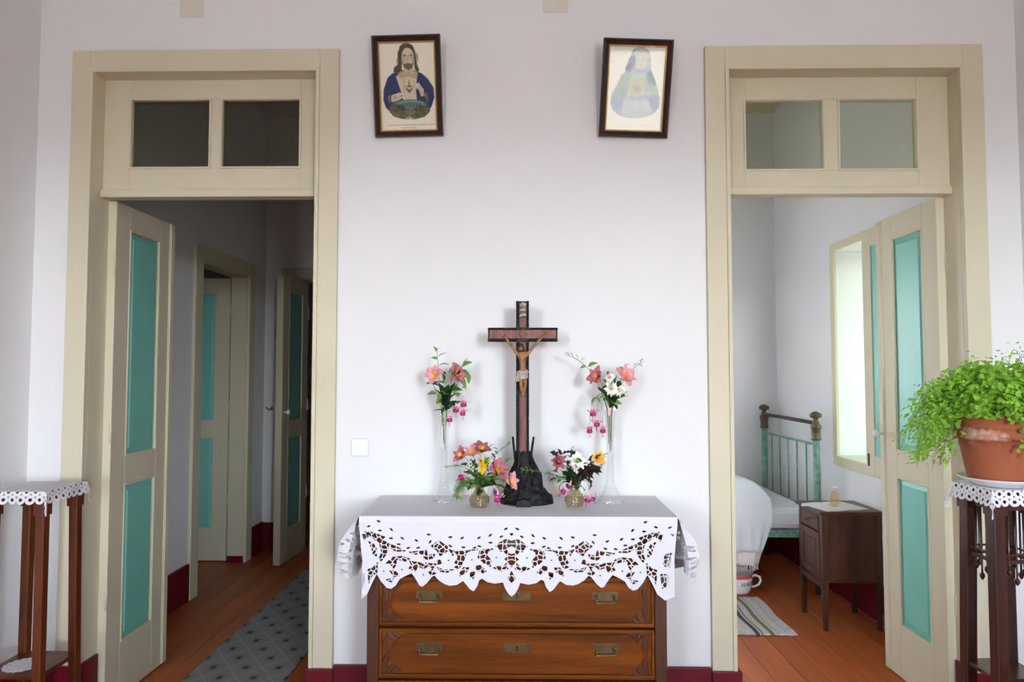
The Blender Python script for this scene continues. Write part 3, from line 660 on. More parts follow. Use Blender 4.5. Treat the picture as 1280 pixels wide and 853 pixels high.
# carved rock base
from mathutils import noise
def rock(u, v):
    a = 2 * math.pi * u; z = v * .205
    r = .031 + .076 * (1 - v) ** 1.25
    n = noise.noise(Vector((math.cos(a) * 2.2, math.sin(a) * 2.2, z * 22))) + .6 * noise.noise(Vector((math.cos(a) * 5, math.sin(a) * 5, z * 55 + 7)))
    r *= 1 + .16 * n * (1 - .3 * v)
    if v > .97: r *= (1 - v) / .03 + .02
    return (kb.x + .012 + r * math.cos(a) * .95 - .012 * v, KY + r * math.sin(a) * .62, CZ + z + .004 * n)
mb = MB(og); mb.grid(rock, 44, 26, False); mb.add([rock(k / 24, 0) for k in range(24)], [tuple(range(24))])
mb.build('rock_base', M_ROCK, cx)
bxx = (kx(645), kx(664)); mb = MB(og)
mb.prism([(bxx[0], CZ), (bxx[1], CZ), (bxx[1] - .003, CZ + .022), ((bxx[0] + bxx[1]) / 2, CZ + .030), (bxx[0] + .003, CZ + .022)], KY - .085, KY - .04); mb.build('base_block', M_CBLK, cx, bevel=.003)
for s, a, b in ((-1, 645.5, 641), (1, 661, 667)):
    mb = MB(og); mb.tube([(kx(a), KY - .022, kz(588)), (kx((a + b) / 2), KY - .024, kz(566)), (kx(b), KY - .024, kz(545.5))], [.0055, .005, .0045], 6); mb.build('side_spike', M_CBLK, cx)
# carved figure: one continuous body
import bmesh
def skin_body(name, joints, bones, m, parent, org, root):
    bm = bmesh.new(); lay = bm.verts.layers.skin.verify(); V = {}
    for k, (p, r_) in joints.items():
        v = bm.verts.new(Vector(p) - Vector(org)); V[k] = v; v[lay].radius = r_ if hasattr(r_, '__len__') else (r_, r_); v[lay].use_root = (k == root)
    for a, b in bones: bm.edges.new((V[a], V[b]))
    me = bpy.data.meshes.new(name); bm.to_mesh(me); bm.free(); me.materials.append(m)
    o = put(name, me, parent); sk = o.modifiers.new('skin', 'SKIN'); sk.use_smooth_shade = True
    s = o.modifiers.new('smooth', 'SUBSURF'); s.levels = 2; s.render_levels = 2
    return o
FY = ya - .020
def kp(px, py, dy=0): return (kx(px), FY + dy, kz(py))
joints = {'pelvis': (kp(653.4, 466), (.0135, .011)), 'waist': (kp(653.2, 459), (.0115, .0095)), 'chest': (kp(653, 449.5), (.0165, .012)), 'upper': (kp(653, 444.5), (.015, .010)), 'neck': (kp(652.4, 440.5, -.003), .0055), 'jaw': (kp(651.4, 437.8, -.008), (.0062, .0066)), 'skull': (kp(650.6, 433.5, -.008), (.0082, .0090)),
    'ls': (kp(647.2, 443.3), .0072), 'le': (kp(638.5, 431.5, .004), .0056), 'lw': (kp(630, 420.4, .008), .0040), 'lh': (kp(628.2, 418.2, .010), .0048),
    'rs': (kp(659.2, 443), .0072), 're': (kp(669.5, 430.5, .004), .0056), 'rw': (kp(679.8, 420.2, .008), .0040), 'rh': (kp(681.8, 418, .010), .0048),
    'lt': (kp(651.2, 470, -.002), .0095), 'lk': (kp(651.6, 480.2, -.009), .0070), 'lc': (kp(652.2, 485.5, -.003), .0065), 'la': (kp(652.9, 491.6, .004), .0042), 'lf': (kp(653.2, 496, -.004), .0044),
    'rt': (kp(656.0, 470, -.002), .0095), 'rk': (kp(656.6, 480.2, -.009), .0070), 'rc': (kp(655.8, 485.5, -.003), .0065), 'ra': (kp(654.3, 491.2, 0), .0042), 'rf': (kp(653.8, 495.4, -.008), .0044)}
bones = [('pelvis', 'waist'), ('waist', 'chest'), ('chest', 'upper'), ('upper', 'neck'), ('neck', 'jaw'), ('jaw', 'skull'), ('upper', 'ls'), ('ls', 'le'), ('le', 'lw'), ('lw', 'lh'), ('upper', 'rs'), ('rs', 're'), ('re', 'rw'), ('rw', 'rh'),
         ('pelvis', 'lt'), ('lt', 'lk'), ('lk', 'lc'), ('lc', 'la'), ('la', 'lf'), ('pelvis', 'rt'), ('rt', 'rk'), ('rk', 'rc'), ('rc', 'ra'), ('ra', 'rf')]
for s, h, w_, in (('l', 'lh', -1), ('r', 'rh', 1)):                 # fingers
    hx, hy = (628.2, 418.2) if s == 'l' else (681.8, 418)
    for i, (dx, dy, rr) in enumerate(((-1.6, -.4, .0013), (-1.9, -1.4, .0013), (-1.5, -2.3, .0013), (-.7, -2.8, .0012), (1.0, -1.6, .0014))):
        k = s + 'f%d' % i; joints[k] = (kp(hx - w_ * dx, hy + dy, .008), rr); bones.append((h, k))
fig = skin_body('figure', joints, bones, M_SKIN, cx, og, 'pelvis')
mb = MB(og); c0 = Vector(kp(650.5, 433.2, -.006))
mb.blob(c0 + Vector((0, .003, .002)), (.0098, .0098, .0092), 12, 8, lambda d: 1 + .08 * math.sin(d.x * 14 + d.z * 9)); mb.blob(Vector(kp(647.8, 438.4, -.003)), (.0042, .006, .011), 8, 6); mb.blob(Vector(kp(654.4, 438.2, -.001)), (.004, .006, .011), 8, 6)
mb.blob(Vector(kp(651.3, 438.9, -.013)), (.0046, .0045, .0055), 8, 6); mb.build('hair_and_beard', M_HAIR, fig)
mb = MB(og); fc = Vector(kp(650.9, 435.4, -.0165))
mb.blob(fc + Vector((0, -.001, -.001)), (.0011, .0022, .0028), 6, 5); mb.build('nose', M_SKIN, fig)
mb = MB(og)
for s in (-1, 1): mb.blob(fc + Vector((s * .0028, .0006, .0022)), (.0013, .0008, .0007), 6, 4)
mb.box(fc.x - .0018, fc.x + .0018, fc.y - .0005, fc.y + .0012, fc.z - .0056, fc.z - .0048); mb.build('eyes_and_mouth', M_HAIR, fig)
mb = MB(og)
def cloth(u, v):
    a = 2 * math.pi * u; hz = kz(463.5) + v * (kz(473.5) - kz(463.5)); r_ = 1 + .10 * math.sin(7 * a + v * 4) + .10 * v
    return (kx(653.5) + .0165 * r_ * math.cos(a), FY - .001 + .014 * r_ * math.sin(a), hz + .004 * math.sin(a + 1))
mb.grid(cloth, 28, 6)
mb.grid(lambda u, v: (kx(645.2) + u * .016 + .003 * math.sin(v * 5), FY - .012 - .004 * math.sin(u * 9), kz(465) + v * (kz(477) - kz(465))), 8, 8)
mb.tube([kp(646, 466, -.014), kp(650, 464.5, -.017), kp(655, 466.5, -.017), kp(661, 465, -.012)], [.003, .0045, .0045, .003], 6)
mb.build('loincloth', M_CLOTH, fig, solid=.0015)

# ------------------------------------------------------------------ vases
def tall_vase(px, py, label, wide):
    p = at_z(px, py, CZ); o = MB(p)
    prof = [(.001, .004), (.030, .004), (.040 * wide, 0), (.041 * wide, .004), (.032 * wide, .022), (.023 * wide, .045), (.0165, .075), (.0135, .11), (.0125, .15), (.0135, .20), (.0155, .26), (.0185, .31), (.022, .352)]
    o.lathe(prof, p, 40, True, lambda a, z: 1 + .10 * math.cos(9 * a) * max(0, 1 - z / .08), close=False)
    v = o.build('flute_vase', M_VASE, None, fix=True); v.location = p
    tag(v, label, 'vase', 'clear glass vases on the tablecloth'); return p
VL = tall_vase(555, 627.5, 'tall clear glass flute vase at the left, holding pink flowers and a green sprig', 0.95)
VR = tall_vase(763, 628.5, 'tall clear glass flute vase at the right, holding white carnations and two long sprigs', 1.15)
def low_vase(px, py, label):
    p = at_z(px, py - 3, CZ); o = MB(p); prof = [(.001, .003), (.024, 0), (.027, .002)]
    for i in range(25):
        t = i / 24; z = .004 + t * .054; r_ = .0265 + .0125 * math.sin(math.pi * min(1, t * .98 + .06)) ** .8 * (1 - .15 * t) - .006 * max(0, t - .7) / .3
        prof.append((r_ + .0013 * math.cos(t * 2 * math.pi * 6), z))
    prof += [(.0185, .062), (.0165, .068), (.0160, .074), (.0175, .082), (.0205, .090)]
    o.lathe(prof, p, 32, True, None, close=False)
    v = o.build('ribbed_vase', M_AMBER, None, fix=True); v.location = p
    tag(v, label, 'vase', 'round ribbed vases on the tablecloth'); return p
LL = low_vase(599, 637.5, 'small round ribbed amber vase left of the crucifix, holding a yellow flower')
LR = low_vase(718.5, 637, 'small round ribbed amber vase right of the crucifix, holding dark purple leaves')

# ------------------------------------------------------------------ flowers
def bez(p0, p1, p2, n=9):
    p0, p1, p2 = Vector(p0), Vector(p1), Vector(p2)
    return [p0 * (1 - t) ** 2 + p1 * 2 * t * (1 - t) + p2 * t * t for t in [i / (n - 1) for i in range(n)]]
def leaf_mesh(name, m, w=.36, tip=1.0, lobes=0, fold=.25):
    mb = MB(); n = 7; vs = []
    for i in range(n):
        t = i / (n - 1); hw = w / 2 * math.sin(math.pi * t ** (.8 * tip)) ** .85 if 0 < t < 1 else .004
        if lobes: hw *= 1 + .75 * (1 if i % 2 == 0 else -.35)
        z = .10 * math.sin(math.pi * t) - .12 * t * t
        for q in (-1, 0, 1): vs.append((t - (.06 * abs(q) if lobes and i % 2 == 0 else 0), q * hw, z + (abs(q) * hw * fold)))
    mb.add(vs, [(i * 3 + k, i * 3 + k + 1, i * 3 + k + 4, i * 3 + k + 3) for i in range(n - 1) for k in (0, 1)], not lobes)
    return mb.mesh(name, m)
LM = {'leaf': leaf_mesh('leaf', M_LEAF, .42), 'dark': leaf_mesh('leaf', M_DLEAF, .5), 'varie': leaf_mesh('leaf', M_VLEAF, .52), 'purple': leaf_mesh('leaf', M_PLEAF, .55, 1, 1), 'green_lobed': leaf_mesh('leaf', M_DLEAF, .5, 1, 1), 'blade': leaf_mesh('leaf', M_LEAF, .2), 'dkbud': leaf_mesh('leaf', M_PLEAF, .42)}
def frame(d, roll=0.0):
    d = Vector(d).normalized(); s = d.cross(Vector((0, 0, 1)))
    s = s.normalized() if s.length > .05 else Vector((1, 0, 0))
    n = s.cross(d); return Matrix((d, s, n)).transposed() @ Matrix.Rotation(roll, 3, 'X')
def put_leaf(root, kind, base, tip_, wk=1.0, roll=None):
    d = Vector(tip_) - Vector(base); L = d.length; o = put('leaf', LM[kind], root)
    roll = rnd.uniform(-.9, .9) if roll is None else roll
    M = Matrix.Translation(Vector(base) - root.location) @ frame(d, roll).to_4x4() @ Matrix.Diagonal((L, L * wk, L, 1))
    o.matrix_local = M; return o
def stem_part(root, pts, r0=.0016, r1=.0010, m=None, name='stem'):
    n = len(pts); mb = MB(root.location); mb.tube(pts, [r0 + (r1 - r0) * i / (n - 1) for i in range(n)], 6)
    return mb.build(name, m or M_STEM, root)
def petal(mb, c, B, ln, wd, open_, curl, k, twist=0):
    """petal from the centre c: B = 3x3 with the flower axis as x"""
    n = 5; vs = []; ca, sa = math.cos(k), math.sin(k); rad = B @ Vector((0, ca, sa)); tan = B @ Vector((0, -sa, ca)); ax = B @ Vector((1, 0, 0))
    for i in range(n + 1):
        t = i / n; a = open_ * (.25 + .75 * t) + curl * t * t; p = Vector(c)
        for q in (-1, 0, 1):
            hw = wd / 2 * math.sin(math.pi * (t * .90 + .05)) ** .7
            vs.append(p + ax * (ln * t * math.cos(a)) + rad * (ln * t * math.sin(a) + .004) + tan * q * hw - (rad * .18 * hw if q else Vector()))
    mb.add(vs, [(i * 3 + j, i * 3 + j + 1, i * 3 + j + 4, i * 3 + j + 3) for i in range(n) for j in (0, 1)], True)
def alstro(root, c, d, size, m_out, m_in=M_YEL, open_=.68):
    size *= 1.14; B = frame(d, rnd.uniform(0, 2)); mb = MB(root.location); c = Vector(c)
    for k in range(3): petal(mb, c, B, size * .62, size * .50, open_, .25, k * 2.094)
    for k in range(3): petal(mb, c + B @ Vector((.002, 0, 0)), B, size * .60, size * .30, open_ * .72, .3, k * 2.094 + 1.047)
    bl = mb.build('bloom', m_out, root, fix=False)
    mb = MB(root.location)
    for k in range(3): petal(mb, c + B @ Vector((.0045, 0, 0)), B, size * .40, size * .17, open_ * .70, .2, k * 2.094 + 1.047)
    mb.blob(c + B @ Vector((.003, 0, 0)), (.0058, .0058, .0058), 8, 6)
    for k in range(5): mb.tube([c, c + B @ Vector((size * .45, size * .12 * math.cos(k * 1.26), size * .12 * math.sin(k * 1.26)))], [.0007, .0011], 4)
    mb.build('throat', m_in, bl, fix=False)
    return bl
def fuchsia(root, c, L=.045, m=None, tilt=(0, 0, -1)):
    """hanging bloom, c = top of the tube"""
    B = frame(tilt, rnd.uniform(0, 1.5)); c = Vector(c); m = m or M_MAG
    mb = MB(root.location); w = L * .30
    prof = [(w * .30, L * .28), (w * .62, L * .40), (w * .82, L * .60), (w * .92, L * .80), (w * .70, L * .86)]
    mb.lathe([(r_, z) for r_, z in prof], c, 12, True, lambda a, z: 1 + .09 * math.cos(4 * a), M=B.to_4x4() @ Matrix.Rotation(R(90), 4, 'Y'))
    bl = mb.build('bloom', m, root)
    mb = MB(root.location); mb.tube([c, c + B @ Vector((L * .30, 0, 0))], [L * .06, L * .10], 8)
    for k in range(4): petal(mb, c + B @ Vector((L * .24, 0, 0)), B, L * .62, L * .30, .75, .75, k * 1.571 + .4)
    mb.build('sepals', M_BLUSH, bl, fix=False)
    mb = MB(root.location)
    for k in range(4):
        e = c + B @ Vector((L * (1.18 + .08 * (k % 2)), L * .10 * math.cos(k * 1.6), L * .10 * math.sin(k * 1.6)))
        mb.tube([c + B @ Vector((L * .8, 0, 0)), e], .0005, 4); mb.blob(e, (.0011, .0011, .0011), 5, 4)
    mb.build('stamens', M_MAG, bl)
    return bl
def rosette(root, c, d, size, m, n=38):
    B = frame(d); mb = MB(root.location)
    for k in range(n):
        t = k / n; petal(mb, Vector(c) + B @ Vector((size * .10 * (1 - t), 0, 0)), B, size * (.24 + .30 * t), size * .26, .10 + 1.25 * t, .4 * math.sin(k * 2.3), k * 2.4)
    return mb.build('bloom', m, root, fix=False)
FRONT = Vector((0, -1, .15))
def stalk(name, label, cat, vase, tip, mid=None, inside=.06, mouth=.352, off=(0, 0)):
    """a cut stem: stands in its vase, passes the mouth and ends at tip; returns its Empty and the curve above the mouth"""
    b = vase + Vector((off[0], off[1], mouth - inside)); m_ = vase + Vector((off[0] * 1.6, off[1] * 1.6, mouth))
    r_ = thing(name, label, cat, b); tip = Vector(tip)
    mid = Vector(mid) if mid else m_ * .5 + tip * .5 + Vector((0, 0, (tip - m_).length * .18))
    c = bez(m_, mid, tip); stem_part(r_, [b, b * .5 + m_ * .5] + c); return r_, c
def P_(x, y, dy=0, v=None): return at(x, y, v.y + dy)

def filler(root, V, c, rx, rz, n, kinds, seed, ln=.024):
    q = random.Random(seed); c = Vector(c)
    for i in range(n):
        a = q.uniform(0, 6.283); r_ = math.sqrt(q.random()); p = c + Vector((rx * r_ * math.cos(a), q.uniform(-.035, .02), rz * r_ * math.sin(a)))
        d = (p - c) * .6 + Vector((q.uniform(-1, 1), q.uniform(-.8, .2), q.uniform(-.6, 1))) * .03
        put_leaf(root, q.choice(kinds), p, p + d.normalized() * ln * q.uniform(.7, 1.3), 1.1)
# --- tall left vase
V = VL
def PV(x, y, dy=0): return at(x, y, V.y + dy)
r, c = stalk('alstroemeria', 'pale pink alstroemeria with yellow throat, left bloom in the tall left vase', 'flower', V, PV(546, 471, -.03), inside=.12, off=(-.003, 0)); alstro(r, PV(546, 471, -.03), (-.4, -1, .4), .066, M_PINK)
put_leaf(r, 'leaf', c[5], PV(533, 478), 1.1)
r, c = stalk('alstroemeria', 'deeper pink alstroemeria facing right in the tall left vase', 'flower', V, PV(566, 470, -.03), inside=.15, off=(.004, 0)); alstro(r, PV(566, 470, -.03), (.8, -.7, .4), .072, M_ROSE); put_leaf(r, 'leaf', c[4], PV(578, 487, -.02), 1.2)
r, c = stalk('leafy_sprig', 'upright variegated leafy sprig rising highest from the tall left vase', 'sprig', V, PV(546, 437), PV(549, 480), off=(-.005, .004))
for a, b in (((548, 458), (541, 466)), ((548, 458), (562, 455)), ((547, 449), (539, 447)), ((547, 448), (559, 440)), ((546, 440), (542, 433)), ((546, 439), (551, 434))): put_leaf(r, 'varie', PV(*a), PV(*b), 1.2)
r, c = stalk('leafy_sprig', 'variegated leafy sprig leaning right in the tall left vase', 'sprig', V, PV(584, 452), PV(566, 470), off=(.006, .003))
for a, b in (((573, 466), (567, 452)), ((578, 458), (590, 452)), ((578, 459), (586, 446)), ((575, 464), (588, 468)), ((582, 466), (587, 480)), ((570, 470), (584, 486))): put_leaf(r, 'varie', PV(*a), PV(*b), 1.2)
r, c = stalk('leafy_sprig', 'dark green leaves crowding the mouth of the tall left vase', 'leaves', V, PV(558, 476), off=(0, -.004), inside=.13)
for a, b in (((556, 512), (545, 484)), ((556, 510), (560, 480)), ((556, 512), (572, 488)), ((557, 516), (541, 512)), ((555, 500), (549, 478)), ((558, 505), (567, 478)), ((556, 514), (576, 500))): put_leaf(r, 'dark', PV(*a, -.015), PV(*b, -.02), 1.0)
filler(r, V, PV(561, 487, -.01), .05, .07, 30, ['leaf', 'dark', 'varie', 'varie'], 1, .031)
r, c = stalk('fuchsia_sprig', 'magenta fuchsia blooms hanging right of the tall left vase', 'flower', V, PV(575, 503, -.035), PV(566, 478, -.035), off=(.007, -.004))
for (x, y) in ((562, 516), (570, 504), (578.5, 508), (579.5, 497)):
    stem_part(r, bez(c[6], PV(x, 495, -.04), PV(x, y, -.04), 5), .0007, .0007); fuchsia(r, PV(x, y, -.04), .042)
r, c = stalk('bud_twig', 'thin budded twig bending left out of the tall left vase', 'twig', V, PV(535, 466), PV(546, 490), off=(-.007, 0))
for a, b in (((541, 482), (536, 474)), ((537, 471), (531, 466)), ((537, 470), (539, 462))): put_leaf(r, 'varie', PV(*a), PV(*b), .8)

# --- tall right vase
V = VR
r, c = stalk('alstroemeria', 'rose pink alstroemeria, left bloom in the tall right vase', 'flower', V, PV(749.5, 473, -.03), inside=.13, off=(-.005, 0)); alstro(r, PV(749.5, 473, -.03), (-.8, -.7, .4), .068, M_ROSE, M_ORA)
r, c = stalk('alstroemeria', 'pink alstroemeria with orange throat, right bloom in the tall right vase', 'flower', V, PV(777, 474, -.03), inside=.15, off=(.005, 0)); alstro(r, PV(777, 474, -.03), (.5, -.8, .5), .08, M_PINK, M_ORA)
r, c = stalk('carnation', 'cream white carnation, lower left of two in the tall right vase', 'flower', V, PV(764, 486, -.03), inside=.10, off=(-.002, -.004)); rosette(r, PV(764, 486, -.03), FRONT, .052, M_WPET)
r, c = stalk('carnation', 'cream white carnation under the pink bloom at the right of the tall right vase', 'flower', V, PV(775, 488, -.022), inside=.12, off=(.003, -.004)); rosette(r, PV(775, 488, -.022), FRONT, .046, M_WPET)
r, c = stalk('carnation', 'small cream flower between the two pink blooms of the tall right vase', 'flower', V, PV(762, 472, -.015), inside=.14, off=(0, .004)); rosette(r, PV(762, 472, -.015), FRONT, .036, M_WPET)
b_ = PV(760, 467, -.02); mb = MB(r.location); mb.blob(b_, (.006, .006, .010)); mb.build('bud', M_WINE, r, label='dark red bud')
r, c = stalk('leafy_sprig', 'long variegated sprig arching left from the tall right vase', 'sprig', V, PV(705, 443), PV(745, 452), off=(-.006, .003))
for a, b in (((712, 445), (706, 440)), ((716, 447), (712, 439)), ((722, 449), (720, 442)), ((726, 451), (733, 447)), ((735, 459), (747, 453)), ((733, 458), (725, 460))): put_leaf(r, 'varie', PV(*a), PV(*b), 1.2)
r, c = stalk('leafy_sprig', 'long leafy sprig reaching up right from the tall right vase', 'sprig', V, PV(804, 452), PV(775, 468), off=(.006, .003))
for a, b in (((776, 464), (769, 462)), ((782, 462), (786, 453)), ((786, 461), (792, 465)), ((792, 459), (797, 453)), ((797, 456), (804, 458)), ((780, 463), (774, 458)), ((800, 454), (804, 448))): put_leaf(r, 'varie', PV(*a), PV(*b), .9)
r, c = stalk('leafy_sprig', 'dark green leaves under the white carnations of the tall right vase', 'leaves', V, PV(765, 492), off=(0, -.003), inside=.16)
for a, b in (((762, 510), (751, 484)), ((763, 508), (758, 480)), ((764, 508), (783, 493)), ((764, 510), (774, 490)), ((763, 506), (754, 493)), ((763, 512), (768, 494))): put_leaf(r, 'dark', PV(*a, -.012), PV(*b, -.015), .9)
filler(r, V, PV(763, 490, -.01), .05, .05, 20, ['leaf', 'dark', 'varie'], 2, .03)
r, c = stalk('fuchsia_sprig', 'magenta fuchsia blooms hanging left of the tall right vase', 'flower', V, PV(744, 502, -.035), PV(752, 478, -.03), off=(-.007, -.004))
for (x, y) in ((741, 508), (746, 521), (737, 529), (753.5, 529)):
    stem_part(r, bez(c[6], PV(x, 500, -.04), PV(x, y, -.04), 5), .0007, .0007); fuchsia(r, PV(x, y, -.04), .044)
put_leaf(r, 'varie', c[7], PV(738, 505, -.03)); put_leaf(r, 'varie', c[7], PV(750, 505, -.03))
r, c = stalk('fuchsia_bud', 'pale closed fuchsia bud drooping in front of the tall right vase', 'flower', V, PV(761.5, 508, -.04), PV(756, 478, -.03), off=(-.002, -.007))
mb = MB(r.location); mb.blob(PV(761.5, 515, -.04), (.0065, .0065, .017)); mb.build('bud', M_BLUSH, r)

# --- low left vase
V = LL; MO = dict(mouth=.090, inside=.05)
r, c = stalk('lily', 'bright yellow half open lily in the low left vase', 'flower', V, PV(603, 594, -.02), **MO)
B = frame((.12, -.3, 1)); mb = MB(r.location)
for k in range(6): petal(mb, PV(603, 593, -.02), B, .062, .026, .22, .1, k * 1.047)
mb.build('bloom', M_YEL, r, fix=False)
for (x, y, d, m, s, lab) in ((580.5, 571, (-.8, -.7, .5), M_ROSE, .060, 'pink alstroemeria at the far left of the low left vase'), (592, 570, (-.2, -.6, .8), M_PINK, .060, 'light pink alstroemeria beside the leftmost bloom of the low left vase'), (600, 565.5, (.3, -.5, .8), M_WINE, .060, 'dusky rose alstroemeria behind the yellow lily, topmost in the low left vase'), (617, 592, (.7, -.6, .6), M_ROSE, .085, 'large rosy alstroemeria right of the yellow lily'), (634, 602, (1, -.7, .25), M_PINK, .06, 'pink alstroemeria turned right toward the black rock base')):
    r, c = stalk('alstroemeria', lab, 'flower', V, PV(x, y, -.02), off=(rnd.uniform(-.006, .006), rnd.uniform(-.006, .006)), **MO); alstro(r, PV(x, y, -.02), d, s, m); put_leaf(r, 'leaf', c[4], Vector(c[4]) + Vector((rnd.uniform(-.03, .03), -.01, .012)), .8)
r, c = stalk('fuchsia_bud', 'round pink and magenta fuchsia bud at the left of the low left vase', 'flower', V, PV(582, 594, -.03), PV(588, 588, -.03), **MO); fuchsia(r, PV(584, 592, -.035), .040, None, (-.8, -.2, -.5))
r, c = stalk('fuchsia_sprig', 'magenta fuchsia hanging at the right of the low left vase', 'flower', V, PV(621, 612, -.03), PV(616, 600, -.03), **MO)
fuchsia(r, PV(622, 613, -.035), .050); fuchsia(r, PV(618, 607, -.03), .036, M_PURP, (.3, 0, -1))
r, c = stalk('white_flower_cluster', 'cluster of small white flowers in the low left vase', 'flower', V, PV(592, 582, -.02), **MO)
for (x, y) in ((588, 580), (594, 584), (597, 579), (590, 587), (585, 583)): rosette(r, PV(x, y, -.03), FRONT, .018, M_WPET, 8)
r, c = stalk('bud_twig', 'dark leafed twig reaching up right of the yellow lily', 'twig', V, PV(638, 555, .01), PV(606, 570, 0), **MO)
for a, b in (((608, 564), (607, 553)), ((610, 562), (618, 554)), ((618, 564), (623, 569)), ((622, 563), (616, 559)), ((628, 560), (626, 565)), ((634, 557), (639, 552)), ((614, 567), (620, 574)), ((612, 572), (606, 578))): put_leaf(r, 'dkbud', PV(*a, .01), PV(*b, .01), .9)
r, c = stalk('leafy_sprig', 'green and cream leaves filling the mouth of the low left vase', 'leaves', V, PV(600, 590), **MO)
for a, b in (((598, 608), (587, 590)), ((599, 608), (594, 586)), ((600, 608), (606, 588)), ((601, 609), (617, 598)), ((600, 610), (583, 603)), ((601, 610), (622, 605)), ((599, 606), (600, 588)), ((600, 609), (610, 594)), ((601, 608), (626, 596)), ((598, 609), (590, 598))): put_leaf(r, rnd.choice(['leaf', 'dark', 'varie', 'blade']), PV(*a, -.01), PV(*b, -.018), .8)
filler(r, V, PV(603, 594, -.005), .075, .05, 60, ['leaf', 'dark', 'varie', 'leaf'], 3, .032)
def feathery(root, pts, spread, n, m, seed, down=True):
    q = random.Random(seed); mb = MB(root.location)
    for i in range(n):
        t = q.random(); k = min(int(t * (len(pts) - 1)), len(pts) - 2); p = pts[k].lerp(pts[k + 1], t * (len(pts) - 1) - k)
        d = Vector((q.uniform(-1, 1), q.uniform(-.6, .6), q.uniform(-1.1, .5))).normalized() * spread * q.uniform(.4, 1)
        e = p + d; mb.tube([p, p.lerp(e, .5) + Vector((0, 0, .002)), e], [.0005, .0004, .0003], 3)
        for j in range(5):
            s_ = p.lerp(e, .3 + .17 * j); v = Vector((q.uniform(-1, 1), q.uniform(-1, 1), q.uniform(-.7, .9))).normalized() * .006; w_ = v.cross(d).normalized() * .0011
            mb.add([s_ - w_, s_ + w_, s_ + v], [(0, 1, 2)])
    return mb.build('needles', m, root, fix=False, kind='stuff')
r, c = stalk('asparagus_fern', 'feathery asparagus fern spilling down left of the low left vase', 'fern', V, PV(571, 624, -.03), PV(572, 590, -.03), **MO); feathery(r, c[2:], .034, 260, M_FERN, 3)
r, c = stalk('asparagus_fern', 'thin asparagus wisp reaching left of the tall left vase foot', 'fern', V, PV(556, 585, 0), PV(582, 574, 0), **MO); feathery(r, c[5:], .016, 24, M_FERN, 4)
r, c = stalk('asparagus_fern', 'thin asparagus wisp in front of the rock base beside the low left vase', 'fern', V, PV(638, 572, 0), PV(616, 590, 0), **MO); feathery(r, c[6:], .014, 20, M_FERN, 5)

# --- low right vase
V = LR
r, c = stalk('dahlia', 'dusky wine red flower with dark leaves at the left of the low right vase', 'flower', V, PV(699, 577, -.02), **MO); rosette(r, PV(699, 577, -.02), (-.4, -1, .1), .06, M_WINE, 24)
for a, b in (((698, 572), (687, 564)), ((700, 570), (698, 560)), ((702, 570), (716, 564)), ((704, 572), (714, 570)), ((714, 566), (717, 557)), ((712, 566), (721, 567))): put_leaf(r, 'purple', PV(*a, -.02), PV(*b, -.03), .9)
r, c = stalk('rose', 'white rose in the middle of the low right vase', 'flower', V, PV(721, 577, -.025), **MO); rosette(r, PV(721, 577, -.025), (0, -1, .5), .066, M_WPET, 22); rosette(r, PV(717, 586, -.03), FRONT, .022, M_WPET, 8)
mb = MB(r.location); mb.blob(PV(722, 576, -.045), (.006, .006, .009)); mb.build('green_bud', M_VLEAF, r, label='pale green bud')
r, c = stalk('alstroemeria', 'orange flower half hidden behind dark leaves in the low right vase', 'flower', V, PV(747, 574, -.01), **MO); alstro(r, PV(747, 574, -.01), (.2, -1, .4), .046, M_ORA)
r, c = stalk('leafy_sprig', 'dark purple lobed leaves leaning right in the low right vase', 'leaves', V, PV(738, 584, -.02), **MO)
for a, b in (((726, 604), (733, 580)), ((728, 600), (746, 584)), ((730, 596), (753, 582)), ((733, 590), (742, 574)), ((732, 596), (744, 598)), ((735, 598), (738, 614)), ((728, 602), (736, 594)), ((736, 588), (754, 590)), ((724, 606), (728, 586)), ((739, 578), (741, 567)), ((746, 578), (751, 566)), ((730, 598), (726, 582)), ((732, 598), (741, 606))): put_leaf(r, 'purple', PV(*a, -.02), PV(*b, -.03), 1.1)
r, c = stalk('leafy_sprig', 'dark green lobed leaves at the left of the low right vase', 'leaves', V, PV(706, 590, -.02), **MO)
for a, b in (((716, 606), (702, 586)), ((715, 604), (709, 582)), ((714, 606), (700, 602)), ((716, 605), (700, 594)), ((717, 606), (714, 584)), ((716, 608), (706, 598)), ((717, 604), (718, 588))): put_leaf(r, 'green_lobed', PV(*a, -.02), PV(*b, -.025), 1.0)
filler(r, V, PV(716, 592, -.005), .065, .045, 38, ['green_lobed', 'dark', 'purple', 'leaf'], 4, .03)
r, c = stalk('leafy_sprig', 'bright green stems showing at the neck of the low right vase', 'leaves', V, PV(721, 592, -.02), **MO)
for a, b in (((720, 609), (717, 590)), ((720, 608), (723, 588)), ((721, 608), (727, 594)), ((719, 609), (722, 596)), ((718, 608), (718, 598))): put_leaf(r, 'blade', PV(*a, -.025), PV(*b, -.03), 1.3)
r, c = stalk('fuchsia_sprig', 'magenta and purple fuchsias drooping at the left of the low right vase', 'flower', V, PV(713, 600, -.04), PV(716, 596, -.03), **MO); fuchsia(r, PV(711, 609, -.045), .040, M_MAG, (-.75, -.1, -.6)); fuchsia(r, PV(714, 601, -.04), .036, M_PURP, (-.3, -.1, -1))
r, c = stalk('fuchsia_sprig', 'magenta and purple fuchsias drooping at the right of the low right vase', 'flower', V, PV(736, 612, -.03), PV(736, 594, -.03), **MO); fuchsia(r, PV(737.5, 617, -.035), .040, M_MAG, (-.35, 0, -1)); fuchsia(r, PV(738, 616, -.03), .036, M_PURP, (.4, 0, -1))
r, c = stalk('leafy_sprig', 'light green sprig stretching left across the black rock base', 'sprig', V, PV(651, 587, -.02), PV(700, 592, -.01), **MO)
